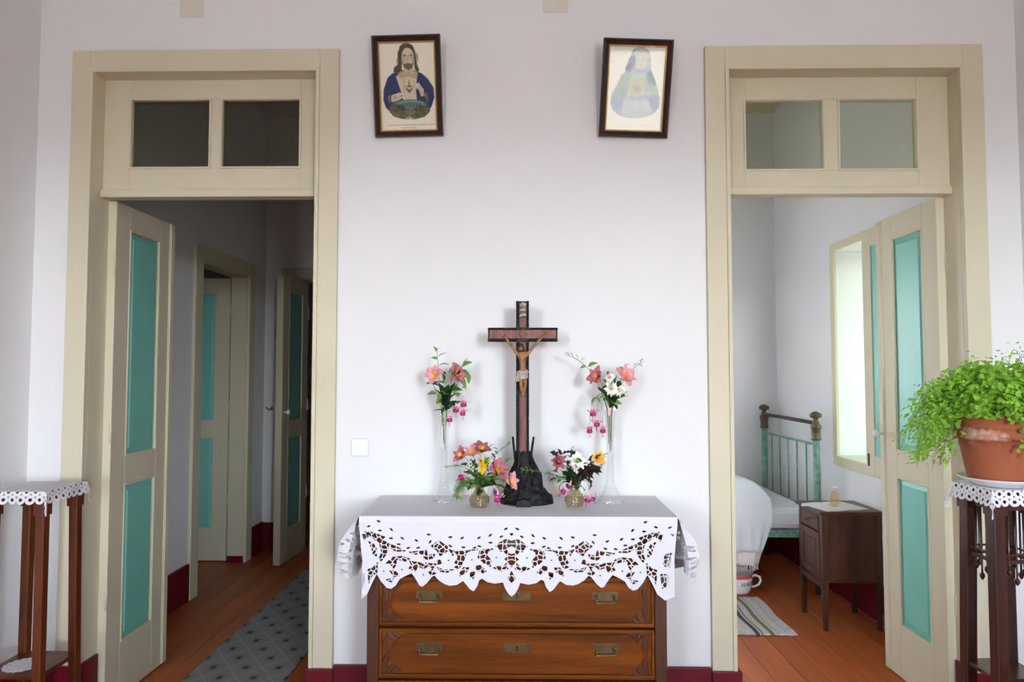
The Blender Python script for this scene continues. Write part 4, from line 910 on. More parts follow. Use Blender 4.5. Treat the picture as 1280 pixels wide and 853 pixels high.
for a, b in (((656, 588), (650, 585)), ((656, 588), (651, 591)), ((660, 588), (655, 583)), ((662, 588), (657, 592)), ((666, 589), (661, 586)), ((668, 589), (664, 592)), ((672, 589), (668, 587)), ((689, 592), (679, 594)), ((692, 591), (698, 585))): put_leaf(r, 'varie', PV(*a, -.02), PV(*b, -.02), .8, .3)
r, c = stalk('asparagus_fern', 'feathery asparagus wisp between the rock base and the low right vase', 'fern', V, PV(690, 602, -.01), PV(702, 592, -.01), **MO); feathery(r, c[3:], .026, 50, M_FERN, 6)
r, c = stalk('asparagus_fern', 'small asparagus wisp at the right edge of the low right vase', 'fern', V, PV(756, 578, 0), PV(738, 592, 0), **MO); feathery(r, c[6:], .014, 16, M_FERN, 8); put_leaf(r, 'leaf', PV(742, 590), PV(750, 594)); put_leaf(r, 'dkbud', PV(752, 572), PV(762, 566))

# ------------------------------------------------------------------ pictures
M_FRAME = wood('dark_stained_frame', rgb(34, 20, 16), rgb(62, 38, 30), 0.35, (4, 4, 4), 8, coat=.25, rand=.04)
M_GILT = mat('dull_gilt_slip', rgb(170, 130, 80), 0.45, metal=.4, var=.15, vscale=60)
M_PRINT = vcol_mat('old_print_ink')
M_PGLASS = glass('picture_glass', (.98, .98, .97, 1), .36, 0.03)
def paint(W, H, nx, nz, paper, shapes, soft=5, seed=1):
    """flat print: colours per mesh corner; shapes drawn in a 410 x 605 sheet"""
    U, Vv = np.meshgrid(np.linspace(0, 410, nx + 1), np.linspace(0, 605, nz + 1)); q = np.random.RandomState(seed)
    C = np.ones(U.shape + (3,)) * np.array(paper)
    for sh in shapes:
        col, al = np.array(sh[1], float), sh[2] if len(sh) > 2 else 1
        d = s_poly(U, Vv, sh[0]) if isinstance(sh[0], list) else s_ell(U, Vv, *sh[0])
        a = (np.clip(.5 - d / soft, 0, 1) * al)[..., None]; C = C * (1 - a) + col * a
    C *= 1 + q.normal(0, .012, U.shape)[..., None]
    C = np.clip(C, 0, 255) / 255; return np.where(C <= .04045, C / 12.92, ((C + .055) / 1.055) ** 2.4)
SK, HA = (222, 208, 188), (88, 76, 64)
BLUE, TEALP = (44, 58, 110), (120, 150, 150)
sh1 = [([(95, 210), (60, 240), (28, 320), (24, 390), (40, 440), (70, 470), (140, 480), (350, 470), (372, 440), (395, 380), (390, 310), (350, 250), (310, 215), (250, 190), (160, 190)], BLUE), ([(120, 230), (150, 320), (165, 390), (270, 390), (268, 280), (278, 210), (200, 190)], (222, 208, 186)), ([(150, 320), (165, 390), (150, 400), (120, 300)], (46, 50, 84)), ([(262, 320), (290, 330), (300, 390), (268, 395)], (50, 54, 90)),
    ([(132, 205), (150, 190), (200, 215), (250, 195), (282, 205), (270, 250), (205, 235), (150, 245)], (190, 172, 132)),
    ([(180, 150), (245, 150), (250, 215), (210, 232), (175, 215)], (206, 190, 166)), ([(140, 150), (110, 170), (104, 200), (140, 212), (165, 190), (170, 120), (258, 120), (258, 180), (280, 210), (292, 190), (276, 150), (268, 70), (240, 22), (205, 12), (165, 25), (140, 70)], HA), ((205, 45, 52, 36), HA), ((212, 105, 45, 68), SK), ([(168, 70), (182, 45), (208, 38), (236, 48), (256, 80), (262, 50), (230, 20), (190, 18), (160, 50)], HA), ([(172, 135), (185, 150), (212, 142), (240, 150), (253, 135), (246, 172), (214, 192), (182, 172)], (112, 98, 84)), ((212, 146, 14, 4), (150, 96, 84)),
    ((192, 90, 11, 4), (60, 52, 48)), ((233, 90, 11, 4), (60, 52, 48)), ([(190, 80), (178, 84), (202, 80)], (80, 70, 60)), ([(222, 80), (247, 84), (235, 78)], (80, 70, 60)), ([(210, 92), (206, 126), (218, 128), (214, 92)], (182, 164, 142)),
    ([(190, 306), (215, 322), (240, 306), (236, 325), (215, 348), (194, 325)], (120, 96, 80)), ([(210, 270), (216, 254), (222, 270), (222, 305), (208, 305)], (150, 122, 92)), ((215, 300, 22, 5), (110, 96, 76)),
    ([(70, 360), (110, 350), (140, 340), (165, 345), (150, 365), (168, 372), (140, 392), (90, 405), (66, 390)], SK), ([(262, 285), (285, 275), (300, 300), (318, 320), (328, 365), (300, 372), (285, 330), (264, 305)], SK), ([(54, 370), (76, 352), (84, 400), (64, 410)], (150, 130, 92)), ([(318, 350), (340, 345), (355, 400), (340, 420)], (150, 130, 92)),
    ([(60, 450), (90, 410), (160, 392), (210, 388), (300, 398), (350, 430), (362, 470), (320, 510), (250, 525), (150, 520), (90, 500)], (96, 98, 72)), ((215, 420, 110, 28), TEALP), ((215, 430, 82, 20), (92, 128, 132)), ((150, 445, 36, 18, .4), (70, 76, 54)), ((290, 450, 40, 18, -.3), (84, 86, 56)), ((215, 470, 34, 26), (120, 128, 108)), ((110, 480, 30, 14), (118, 112, 70)), ((320, 482, 30, 14), (106, 104, 66)), ((215, 515, 30, 8), (206, 196, 178))]
for i in range(7): sh1.append(((140 + i * 25, 428 - (3 - abs(i - 3)) * 3, 5, 12), (66, 84, 84)))
for i in range(16): sh1.append(((60 + i * 21 + (i % 3) * 3, 562, 7, 2.2), (150, 138, 124)))
for i in range(6): sh1.append(((160 + i * 18, 582, 6, 2), (158, 146, 132)))
_q = random.Random(4)
for i in range(150):
    x, y = _q.uniform(70, 355), _q.uniform(398, 512)
    if ((x - 212) / 150) ** 2 + ((y - 455) / 62) ** 2 < 1 and not (abs(x - 215) < 90 and y < 445): sh1.append(((x, y, _q.uniform(4, 12), _q.uniform(2, 6), _q.uniform(-1, 1)), _q.choice([(58, 62, 44), (120, 116, 74), (84, 92, 66), (140, 134, 100), (66, 74, 70)]), .7))
for i in range(46):
    sd = _q.choice((-1, 1)); x = 212 + sd * _q.uniform(96, 160); y = _q.uniform(270, 430); sh1.append(((x, y, 13, 2.5, 1.25 * sd + _q.uniform(-.3, .3)), _q.choice([(26, 34, 74), (74, 90, 140), (34, 42, 88)]), .5))
for i in range(26):
    sd = _q.choice((-1, 1)); sh1.append(((208 + sd * _q.uniform(50, 78), _q.uniform(80, 190), 12, 1.6, 1.5 - .15 * sd), _q.choice([(58, 48, 40), (118, 104, 88)]), .7))
for x, y, rx, ry, cc, al in ((178, 120, 14, 40, (150, 128, 104), .35), (246, 120, 12, 40, (150, 128, 104), .35), (212, 82, 34, 8, (236, 222, 204), .5), (204, 120, 7, 12, (164, 142, 116), .3), (192, 101, 12, 3, (150, 126, 104), .5), (233, 101, 12, 3, (150, 126, 104), .5), (212, 215, 22, 14, (170, 148, 122), .5), (110, 378, 30, 4, (150, 128, 106), .6), (112, 366, 34, 2, (150, 128, 106), .6), (300, 335, 4, 26, (160, 138, 116), .5), (288, 320, 3, 22, (160, 138, 116), .5), (180, 300, 8, 70, (196, 176, 150), .5), (250, 300, 7, 70, (196, 176, 150), .5)): sh1.append(((x, y, rx, ry), cc, al))
for i in range(16): sh1.append(((_q.uniform(160, 262), _q.uniform(215, 385), 24, 1.5, 1.4 + _q.uniform(-.3, .3)), (188, 172, 148), .5))
LB, LG, LV = (150, 166, 190), (170, 186, 160), (128, 140, 182)  # pale ink tones: the wash of the glass reflection is painted in
sh2 = [([(170, 30), (200, 12), (250, 10), (285, 30), (300, 90), (310, 180), (350, 260), (378, 350), (380, 430), (350, 470), (280, 500), (200, 512), (110, 500), (50, 460), (28, 400), (40, 330), (90, 250), (140, 150), (160, 70)], LB), ([(60, 300), (100, 240), (170, 190), (180, 260), (130, 340), (110, 420), (60, 440), (40, 400)], (120, 150, 160)), ([(100, 200), (160, 190), (170, 240), (120, 300), (70, 290)], (140, 170, 150)),
    ([(120, 170), (150, 80), (190, 70), (190, 130), (160, 185)], (96, 108, 128)), ([(280, 185), (310, 170), (350, 260), (330, 290), (284, 260)], (96, 110, 132)), ([(170, 60), (200, 20), (260, 18), (292, 60), (300, 130), (285, 150), (275, 80), (230, 40), (190, 80)], (190, 194, 190)), ((235, 105, 42, 60), (204, 202, 194)), ((215, 95, 9, 4), (140, 136, 130)), ((252, 95, 9, 4), (140, 136, 130)), ((236, 140, 12, 4), (170, 140, 134)), ([(232, 100), (228, 124), (240, 126)], (186, 182, 172)),
    ([(170, 190), (270, 190), (285, 260), (270, 350), (150, 360), (140, 300)], LG), ([(160, 250), (240, 240), (250, 320), (170, 340)], (176, 184, 140)), ((215, 300, 26, 30), (160, 150, 120)), ([(30, 380), (110, 370), (150, 460), (60, 450)], LV), ([(290, 350), (380, 350), (380, 430), (340, 465), (300, 430)], LV), ([(120, 380), (300, 380), (330, 450), (280, 498), (200, 510), (110, 490)], (178, 194, 200)), ([(290, 260), (360, 280), (376, 350), (300, 345)], (150, 178, 160))]
for i in range(120):
    x, y = _q.uniform(40, 370), _q.uniform(190, 500)
    if s_poly(np.array([[x]]), np.array([[y]]), sh2[0][0])[0, 0] < -8: sh2.append(((x, y, _q.uniform(8, 30), _q.uniform(1.5, 5), _q.uniform(.6, 2.2)), _q.choice([(110, 128, 150), (190, 202, 204), (128, 150, 140), (150, 152, 186), (206, 210, 196)]), .45))
for i in range(14): sh2.append(((90 + i * 18, 470 + (i % 3) * 9, 7, 10), (160, 176, 184)))
for i in range(14): sh2.append(((90 + i * 18, 560, 6, 2), (190, 186, 178)))
def picture(label, tl, br, rot, tilt, paper, shapes, seed):
    yc = -.035 if tilt < .18 else -.055; a, b = at(*tl, yc), at(*br, yc); W, H = (b.x - a.x), (a.z - b.z) / math.cos(tilt); W -= .006
    h2 = H / 2; r = thing('framed_picture', label, 'picture', ((a.x + b.x) / 2, -.012 - h2 * math.sin(tilt), (a.z + b.z) / 2), (tilt, rot, R(1.3) if tilt > .18 else 0))
    fw = .024; prof = [(0, .012), (0, -.010), (.005, -.016), (.009, -.014), (.012, -.009), (.016, -.011), (.020, -.008), (.024, -.002), (.024, .012)]
    mb = MB(); cs = [(-W / 2, -H / 2), (W / 2, -H / 2), (W / 2, H / 2), (-W / 2, H / 2)]; dr = [(1, 1), (-1, 1), (-1, -1), (1, -1)]
    for (x, z), (dx, dz_) in zip(cs, dr):
        for (o_, y) in prof: mb.v.append((x + dx * o_, y, z + dz_ * o_))
    n = len(prof)
    for k in range(4):
        for j in range(n):
            mb.f.append((k * n + j, ((k + 1) % 4) * n + j, ((k + 1) % 4) * n + (j + 1) % n, k * n + (j + 1) % n)); mb.mi.append(0); mb.sm.append(False)
    mb.build('frame', M_FRAME, r)
    x, z = W / 2 - fw, H / 2 - fw; g = .005
    MB().box(-x, x, -.002, .004, -z, -z + g).box(-x, x, -.002, .004, z - g, z).box(-x, -x + g, -.002, .004, -z + g, z - g).box(x - g, x, -.002, .004, -z + g, z - g).build('gilt_slip', M_GILT, r)
    MB().box(-W / 2 + .004, W / 2 - .004, .008, .0115, -H / 2 + .004, H / 2 - .004).build('back_board', M_CHESTD, r)
    nx, nz = 150, 220; mb = MB(); mb.grid(lambda u, v: (-x + 2 * x * u, .005, z - 2 * z * v), nx, nz, False)
    me = mb.mesh('print', M_PRINT); C = paint(W, H, nx, nz, paper, shapes, seed=seed); at_ = me.color_attributes.new('ink', 'FLOAT_COLOR', 'POINT')
    at_.data.foreach_set('color', np.concatenate([C.reshape(-1, 3), np.ones((C.shape[0] * C.shape[1], 1))], 1).ravel())
    put('print', me, r)
    MB().box(-x, x, .0018, .0032, -z, z).build('glass', M_PGLASS, r)
picture('framed print of a bearded man in a blue robe, left of two pictures', (467, 49.5), (553, 168.5), R(-1.2), R(8), (246, 240, 226), sh1, 1)
picture('framed print of a veiled woman, reflection wash painted in, right of two pictures', (750, 56), (839.5, 167), R(1.7), R(13.5), (240, 240, 228), sh2, 2)

# ------------------------------------------------------------------ light switch and cover plates
a, b = at(438.5, 549, -.005), at(461, 571, -.005)
r = thing('light_switch', 'square white light switch on the wall beside the left door', 'switch', ((a.x + b.x) / 2, 0, (a.z + b.z) / 2)); w2 = (b.x - a.x) / 2
MB().box(-w2, w2, -.009, 0, -w2, w2).build('plate', M_PLASTIC, r, bevel=.003)
MB().hexa([(-w2 + .007, -.0085, -w2 + .007), (w2 - .010, -.0085, -w2 + .007), (w2 - .010, -.0085, w2 - .007), (-w2 + .007, -.0085, w2 - .007)], [(-w2 + .008, -.015, -w2 + .008), (w2 - .011, -.015, -w2 + .008), (w2 - .011, -.010, w2 - .008), (-w2 + .008, -.010, w2 - .008)]).build('rocker', M_PLASTIC, r, bevel=.0015)
M_PATCH = mat('beige_cover_plate', rgb(222, 215, 206), .6, spec=.2)
for x0_, x1_, y1_, lab in ((226, 255, 22, 'painted beige cover plate high on the wall above the left door'), (679, 710, 16, 'painted beige cover plate high on the wall between the two pictures')):
    a, b = at(x0_, -14, 0), at(x1_, y1_, 0); o = MB().box(a.x, b.x, -.004, 0, b.z, a.z).build('cover_plate', M_PATCH, None, bevel=.0015); tag(o, lab, 'cover plate', 'cover plates high on the wall')

# ------------------------------------------------------------------ plant stands
def doily_mesh(S, h, rotz, c, z, outw=.16, rows=2, pitch=.031, res=.0016, seed=0):
    """square crochet mat, half size S, lying on a square top of half size h; ring lace along its edge"""
    L = S; n = int(round(2 * L / pitch)); p = 2 * L / n
    def f(U, V):
        a, b = np.abs(U), np.abs(V); m = np.maximum(a, b)
        inner = m - (L - rows * p * .92 - .002)
        d = inner
        for k in range(rows):
            rr = L - p * (.5 + k * .86); sh = (k % 2) * p / 2
            for A, B_ in ((U, V), (V, U)):
                t = np.round((B_ - sh) / p) * p + sh; t = np.clip(t, -rr, rr); q = np.hypot(np.abs(A) - rr, B_ - t)
                d = np.minimum(d, np.maximum(q - p * .50, p * .20 - q))
        q = np.hypot(a - L - p * .1, b - L - p * .1); d = np.minimum(d, np.maximum(q - p * .5, p * .20 - q))
        hole = np.hypot(np.abs(a) - (L - rows * p * .92 - .010), (np.mod(b, .018) - .009) * 1.0) - .0036
        hole2 = np.hypot(np.abs(b) - (L - rows * p * .92 - .010), (np.mod(a, .018) - .009) * 1.0) - .0036
        lim = (m > L - rows * p * .92 - .016) & (m < L - rows * p * .92)
        return np.where(lim & (d < 0), np.maximum(d, -np.minimum(hole, hole2)), d)
    e = L + p; N = int(2 * e / res); P, T = cut_mesh(f, -e, e, -e, e, N, N)
    u, v = P[:, 0], P[:, 1]; cu, cv = np.clip(u, -h, h), np.clip(v, -h, h); eu, ev = u - cu, v - cv
    ex = np.hypot(eu, ev); zz = -np.maximum(ex - .003, 0) * .985
    wv = 1 + .6 * np.sin(u * 60 + v * 47 + seed)
    x = cu + np.sign(eu) * (.002 + np.abs(eu) * outw * wv) * (np.abs(eu) > 0); y = cv + np.sign(ev) * (.002 + np.abs(ev) * outw * wv) * (np.abs(ev) > 0)
    cs, sn = math.cos(rotz), math.sin(rotz)
    return np.stack([c[0] + x * cs - y * sn, c[1] + x * sn + y * cs, z + .0012 + zz], 1), T
def plant_stand(name, label, c, ztop, h, leg_top, leg_bot, rotz, m, shelf_z, lw, spindles, m_shelf):
    r = thing(name, label, 'plant stand', (c[0], c[1], 0), (0, 0, rotz))
    MB().box(-h, h, -h, h, ztop - .020, ztop).build('top', m, r, bevel=.004)
    def leg(sx_, sy_):
        mb = MB(); w_ = lw / 2
        def sq(d, z, ww): return [(sx_ * d - ww, sy_ * d - ww, z), (sx_ * d + ww, sy_ * d - ww, z), (sx_ * d + ww, sy_ * d + ww, z), (sx_ * d - ww, sy_ * d + ww, z)]
        mb.hexa(sq(leg_bot, 0, w_ * .95), sq(leg_top, ztop - .06, w_)); mb.hexa(sq(leg_top, ztop - .085, w_ * 1.3), sq(leg_top, ztop - .020, w_ * 1.3))
        mb.box(*(sorted((sx_ * leg_top - w_ * .35, sx_ * leg_top + w_ * .35))), *(sorted((sy_ * leg_top - w_ * .35, sy_ * leg_top + w_ * .35))), ztop - .4, ztop - .3)
        return mb.build('leg', m, r, bevel=.003)
    for sx_ in (-1, 1):
        for sy_ in (-1, 1): leg(sx_, sy_)
    t = shelf_z / ztop; ds = leg_bot + (leg_top - leg_bot) * t
    MB().box(-ds - .01, ds + .01, -ds - .01, ds + .01, shelf_z - .016, shelf_z).build('shelf', m_shelf, r, bevel=.003)
    for s in (-1, 1):
        MB().box(-leg_top, leg_top, s * leg_top - .007, s * leg_top + .007, ztop - (.07 if spindles else .04), ztop - .02).build('apron', m, r, bevel=.002)
        MB().box(s * leg_top - .007, s * leg_top + .007, -leg_top, leg_top, ztop - (.07 if spindles else .04), ztop - .02).build('apron', m, r, bevel=.002)
    if spindles:
        d = leg_top + .004; zr = ztop - .232
        for s in (-1, 1):
            for ax in (0, 1):
                def bx(mb, a0, a1, z0, z1, t_=.006):
                    if ax == 0: mb.box(a0, a1, s * d - t_, s * d + t_, z0, z1)
                    else: mb.box(s * d - t_, s * d + t_, a0, a1, z0, z1)
                mb = MB(); bx(mb, -d, d, zr - .012, zr); bx(mb, -d, d, zr + .014, zr + .020, .005); mb.build('rail', m, r, bevel=.0015)
                for k, dx in enumerate((-.026, 0, .026)):
                    mb = MB(); q = (dx, s * d, 0) if ax == 0 else (s * d, dx, 0); low = zr - (.075 if k == 1 else .045)
                    mb.lathe([(.0032, ztop - .07), (.0032, zr), (.0032, low + .016), (.0075, low + .012), (.0085, low + .004), (.005, low - .004), (.001, low - .009)], q, 10)
                    mb.build('spindle', m, r)
    return r
SLC = (-1.788, -.30); SLZ = 1.008
plant_stand('plant_stand', 'tall slender brown wooden plant stand in the left corner beside the door', SLC, SLZ, .112, .088, .100, 0, M_STANDL, .375, .032, False, M_STANDL)
P, T = doily_mesh(.160, .113, 0, SLC, SLZ); d = sheet_object('doily', [(P, T)], M_CROCHET, solid=.0015); tag(d, 'white crocheted doily hanging over the empty plant stand by the left door', 'doily')
n_ = 16
def scal(U, V): q = np.hypot(U, V); a = np.arctan2(V, U); return np.maximum(q - .058 - .005 * np.abs(np.sin(a * 8)), .004 - np.hypot(np.mod(a + .2, .3927) * .046 - .009, q - .046))
P, T = cut_mesh(scal, -.07, .07, -.07, .07, 90, 90); d = sheet_object('doily', [(np.stack([SLC[0] - .012 + P[:, 0], SLC[1] - .025 + P[:, 1], .3765 + 0 * P[:, 0]], 1), T)], M_CROCHET, solid=.0012); tag(d, 'small white scalloped doily on the lower shelf of the left plant stand', 'doily')
SRC = (1.625, -.42); SRZ = 1.040
plant_stand('plant_stand', 'dark mahogany plant stand with hanging spindles holding the potted fern', SRC, SRZ, .094, .064, .080, R(3), M_STANDR, .43, .039, True, M_STANDR)
P, T = doily_mesh(.150, .095, R(3), SRC, SRZ, outw=.2, seed=2); d = sheet_object('doily', [(P, T)], M_CROCHET, solid=.0015); tag(d, 'white crocheted doily under the white saucer of the potted fern', 'doily')
sz = SRZ + .0032
s_ = MB((*SRC, sz)).lathe([(.001, .004), (.070, .004), (.074, 0), (.080, .002), (.100, .016), (.122, .026), (.1225, .029), (.098, .020), (.075, .008), (.001, .007)], (*SRC, sz), 48, close=False).build('saucer', M_CHINA, None)
s_.location = (*SRC, sz); tag(s_, 'white china saucer under the terracotta flowerpot', 'saucer')

# potted maidenhair fern
def terracotta():
    m = mat('terracotta', rgb(158, 90, 62), .8, var=.16, vscale=9, bump=.25, bscale=60, spec=.2); t = m.node_tree; p = t.nodes['Principled BSDF']; L = t.links.new
    src = p.inputs['Base Color'].links[0].from_socket
    tcn = t.nodes.new('ShaderNodeTexCoord'); n = t.nodes.new('ShaderNodeTexNoise'); n.inputs['Scale'].default_value = 16; n.inputs['Detail'].default_value = 8; n.inputs['Roughness'].default_value = .7
    L(tcn.outputs['Object'], n.inputs['Vector']); sp = t.nodes.new('ShaderNodeSeparateXYZ'); L(tcn.outputs['Object'], sp.inputs[0])
    band = t.nodes.new('ShaderNodeMapRange'); band.inputs[1].default_value = .10; band.inputs[2].default_value = .16; L(sp.outputs[2], band.inputs[0])
    band2 = t.nodes.new('ShaderNodeMapRange'); band2.inputs[1].default_value = .205; band2.inputs[2].default_value = .185; L(sp.outputs[2], band2.inputs[0])
    mu = t.nodes.new('ShaderNodeMath'); mu.operation = 'MULTIPLY'; L(band.outputs[0], mu.inputs[0]); L(band2.outputs[0], mu.inputs[1])
    ad = t.nodes.new('ShaderNodeMath'); ad.operation = 'MULTIPLY_ADD'; ad.inputs[1].default_value = .17; L(mu.outputs[0], ad.inputs[0]); L(n.outputs[0], ad.inputs[2])
    cr = t.nodes.new('ShaderNodeValToRGB'); cr.color_ramp.elements[0].position = .66; cr.color_ramp.elements[1].position = .86; L(ad.outputs[0], cr.inputs[0])
    mi = t.nodes.new('ShaderNodeMix'); mi.data_type = 'RGBA'; mi.inputs[7].default_value = rgb(214, 186, 170); L(cr.outputs[0], mi.inputs[0]); L(src, mi.inputs[6]); L(mi.outputs[2], p.inputs['Base Color'])
    return m
M_TERRA = terracotta(); M_SOIL = mat('dark_soil', rgb(44, 32, 24), .95, var=.4, vscale=60, bump=.6, bscale=120)
M_FERNL = leafmat('maidenhair_green', rgb(140, 188, 66), .35); M_FRACH = mat('dark_frond_stem', rgb(58, 40, 24), .5)
pz = sz + .0085; PH = .236
fern = thing('potted_fern', 'bushy bright green maidenhair fern in a weathered terracotta pot', 'potted plant', (*SRC, pz)); og = fern.location
MB().lathe([(.001, 0), (.084, 0), (.088, .004), (.096, .04), (.110, .120), (.114, .148), (.122, .150), (.125, .154), (.125, .186), (.121, .190), (.117, .192), (.116, .198), (.118, .204), (.122, .230), (.121, PH), (.110, PH), (.106, .19), (.001, .19)], (0, 0, 0), 56, close=False).build('pot', M_TERRA, fern)
MB().lathe([(.105, PH - .03), (.07, PH - .02), (.001, PH - .016)], (0, 0, 0), 24, close=False).build('soil', M_SOIL, fern)
fr = random.Random(21)
def frond(az, reach, rise, drop, nl, size):
    d = Vector((math.cos(az), math.sin(az), 0)); side = Vector((-d.y, d.x, 0)); b0 = d * fr.uniform(.0, .07) + Vector((0, 0, PH - .02))
    sway = fr.uniform(-.05, .05)
    pts = []
    for i in range(12):
        t = i / 11; zz = rise * (1 - (1 - min(t / .45, 1)) ** 2) if t < .45 else rise - (rise + drop) * ((t - .45) / .55) ** 1.7
        pts.append(b0 + d * reach * (t ** .85) + side * sway * t * t + Vector((0, 0, zz)))
    mb = MB(); mb.tube(pts, [.0008] * 7 + [.0005] * 5, 4)
    lf = MB()
    for j in range(nl):
        t = .16 + .84 * fr.random() ** .8; k = min(int(t * 11), 10); p = pts[k].lerp(pts[k + 1], t * 11 - k)
        off = Vector((fr.gauss(0, 1), fr.gauss(0, 1), fr.gauss(0, .8))) * .026 * (1.15 - .6 * t); q = p + off
        rr = math.hypot(q.x, q.y)
        if q.z < PH + .006 and rr < .134: q.x *= .142 / max(rr, .02); q.y *= .142 / max(rr, .02)
        if q.y > .36 or q.x > .36: continue
        nrm = (Vector((q.x * 1.6, q.y * 1.6 - .08, .30)) + Vector((fr.gauss(0, 1), fr.gauss(0, 1), fr.gauss(0, 1))) * .16).normalized()
        a = nrm.cross(Vector((fr.gauss(0, 1), fr.gauss(0, 1), fr.gauss(0, .4) - .8))).normalized(); b = nrm.cross(a); s_ = size * fr.uniform(.65, 1.2)
        ps = [q] + [q + (a * math.cos(R(g)) + b * math.sin(R(g))) * s_ * rad for g, rad in ((-62, .82), (-30, 1.0), (0, .92), (30, 1.02), (62, .8))]
        ps = [v + nrm * (.18 * s_ if i in (1, 5) else 0) for i, v in enumerate(ps)]
        lf.add(ps, [(0, 1, 2), (0, 2, 3), (0, 3, 4), (0, 4, 5)])
    o = mb.build('frond', M_FRACH, fern); lf.build('leaflets', M_FERNL, o, fix=False, kind='stuff')
VIEW = R(236)                                                        # side of the pot that faces the room's middle
for i in range(120):
    az = R(fr.uniform(0, 360)); face = math.cos(az - VIEW)
    reach = fr.uniform(.05, .19) if face < .1 else fr.uniform(.03, .12)
    frond(az, reach, fr.uniform(.06, .17) * (1.15 - reach), fr.uniform(.0, .03) + (.35 * max(0, reach - .15) if face < .1 else -.04), 60, .0135)
for i in range(34):                                                    # long drooping fronds on the side toward the door
    az = R(fr.uniform(100, 182)); reach = fr.uniform(.15, .27); frond(az, reach, fr.uniform(.05, .12), fr.uniform(.03, .19), 80, .0125)
for i in range(3): frond(R(fr.uniform(268, 300)), fr.uniform(.13, .16), .03, fr.uniform(.05, .11), 40, .013)
for i in range(7): frond(R(fr.uniform(90, 330)), fr.uniform(.04, .16), fr.uniform(.17, .24), -.14, 22, .008)

# ------------------------------------------------------------------ bedroom
bed = thing('bed', 'iron bed with green painted headboard against the bedroom wall', 'bed', (1.0, 2.18, 0)); og = bed.location
BX = 1.905; BYN, BYF = 1.70, 2.655
for y in (BYN, BYF):
    mb = MB(og); mb.lathe([(.022, 0), (.022, 1.02)], (BX, y, 0), 16); p = mb.build('bed_post', M_BEDPAINT, bed)
    mb = MB(og); mb.lathe([(.027, .985), (.031, .99), (.031, 1.0), (.028, 1.005), (.028, 1.055), (.033, 1.06), (.033, 1.08), (.024, 1.09), (.020, 1.105), (.014, 1.115), (.016, 1.125), (.036, 1.135), (.040, 1.145), (.036, 1.155), (.020, 1.166), (.004, 1.172)], (BX, y, 0), 20); mb.build('finial', M_BRONZE, p)
    MB(og).lathe([(.0225, 0), (.0225, .40)], (BX, y, 0), 16).build('post_foot', M_IRON, p)
MB(og).tube([(BX, BYN, 1.095), (BX, BYF, 1.095)], .013, 10).build('top_rail', M_IRON, bed)
MB(og).tube([(BX, BYN, .955), (BX, BYF, .955)], .0085, 8).build('cross_rail', M_BEDPAINT, bed)
MB(og).tube([(BX, BYN, .52), (BX, BYF, .52)], .0085, 8).build('cross_rail', M_BEDPAINT, bed)
for k in range(5):
    y = BYN + (BYF - BYN) * (k + 1) / 6; MB(og).tube([(BX, y, .52), (BX, y, .955)], .0062, 8).build('headboard_bar', M_BEDPAINT, bed)
for y in (BYN, BYF): MB(og).box(.0, BX - .02, y - .012, y + .012, .36, .41).build('side_rail', M_BEDPAINT, bed, bevel=.003)
for y in (BYN, BYF): MB(og).lathe([(.02, 0), (.02, .75)], (-.02, y, 0), 12).build('bed_post', M_BEDPAINT, bed)
mb = MB(og); mb.grid(lambda u, v: (0, 0, 0), 1, 1)
mb = MB(og).box(0, BX - .03, BYN - .015, BYF + .01, .41, .545); mb.build('mattress', M_LINEN, bed, bevel=.035)
M_SPREAD = mat('blush_white_bedspread', rgb(238, 226, 222), .9, bump=.2, bscale=120, spec=.1)
def hump(x): return .155 * math.exp(-((x - 1.40) / .20) ** 4) * 1.0
def spread(u, v, x0=0.02, x1=1.585, zb=.20, lift=0.0, out=0.0):
    x = x0 + (x1 - x0) * u; top = .552 + lift + hump(x) + .006 * math.sin(x * 23) + .016 * noise.noise(Vector((x * 7, v * 9, lift * 50)))
    L1, L2 = .93, .555 - zb + .0; s = v * (L1 + L2 + .16)
    if s < L1: return (x, BYF + .0 - s, top - hump(x) * max(0, 1 - (s / .25)) * .6)
    s -= L1; a = min(s / .16, 1) * math.pi / 2
    yy = BYF - L1 - .075 * math.sin(a); rz = .10 + hump(x) * .55
    zz = top - rz * (1 - math.cos(a))
    if s > .16:
        t = (s - .16) / L2; zz = (top - rz) + (zb - (top - rz)) * t; yy -= out + (.012 * math.sin(x * 38 + 1) + .010 * math.sin(x * 71)) * t + .02 * t
        x -= .085 * t * max(0, (u - .8) / .2)
    return (x, yy - out, zz)
bs = MB((.8, 1.62, .2)); bs.grid(lambda u, v: spread(u, v), 70, 60); sp = bs.build('bedspread', M_SPREAD, None, fix=True, solid=.004); sp.location = (.8, 1.62, .2)
tag(sp, 'blush white fringed bedspread hanging over the side of the iron bed', 'bedspread')
mb = MB((.8, 1.62, .2))
for k in range(100):
    u = (k + .5) / 100; p = Vector(spread(u, 1)); e = p + Vector((rnd.uniform(-.006, .006), rnd.uniform(-.004, .004), -.034)); mb.tube([p + Vector((0, 0, .003)), p.lerp(e, .5), e], [.0030, .0036, .0024], 5)
mb.build('fringe', M_SPREAD, sp, kind='stuff')
bs = MB((.8, 1.62, .5)); bs.grid(lambda u, v: spread(u, v, .95, 1.60, .285, .010, .010), 40, 60); sh_ = bs.build('bed_sheet', M_LINEN, None, solid=.004); sh_.location = (.8, 1.62, .5)
tag(sh_, 'white sheet folded over the pillow hump at the head of the bed', 'bed sheet')
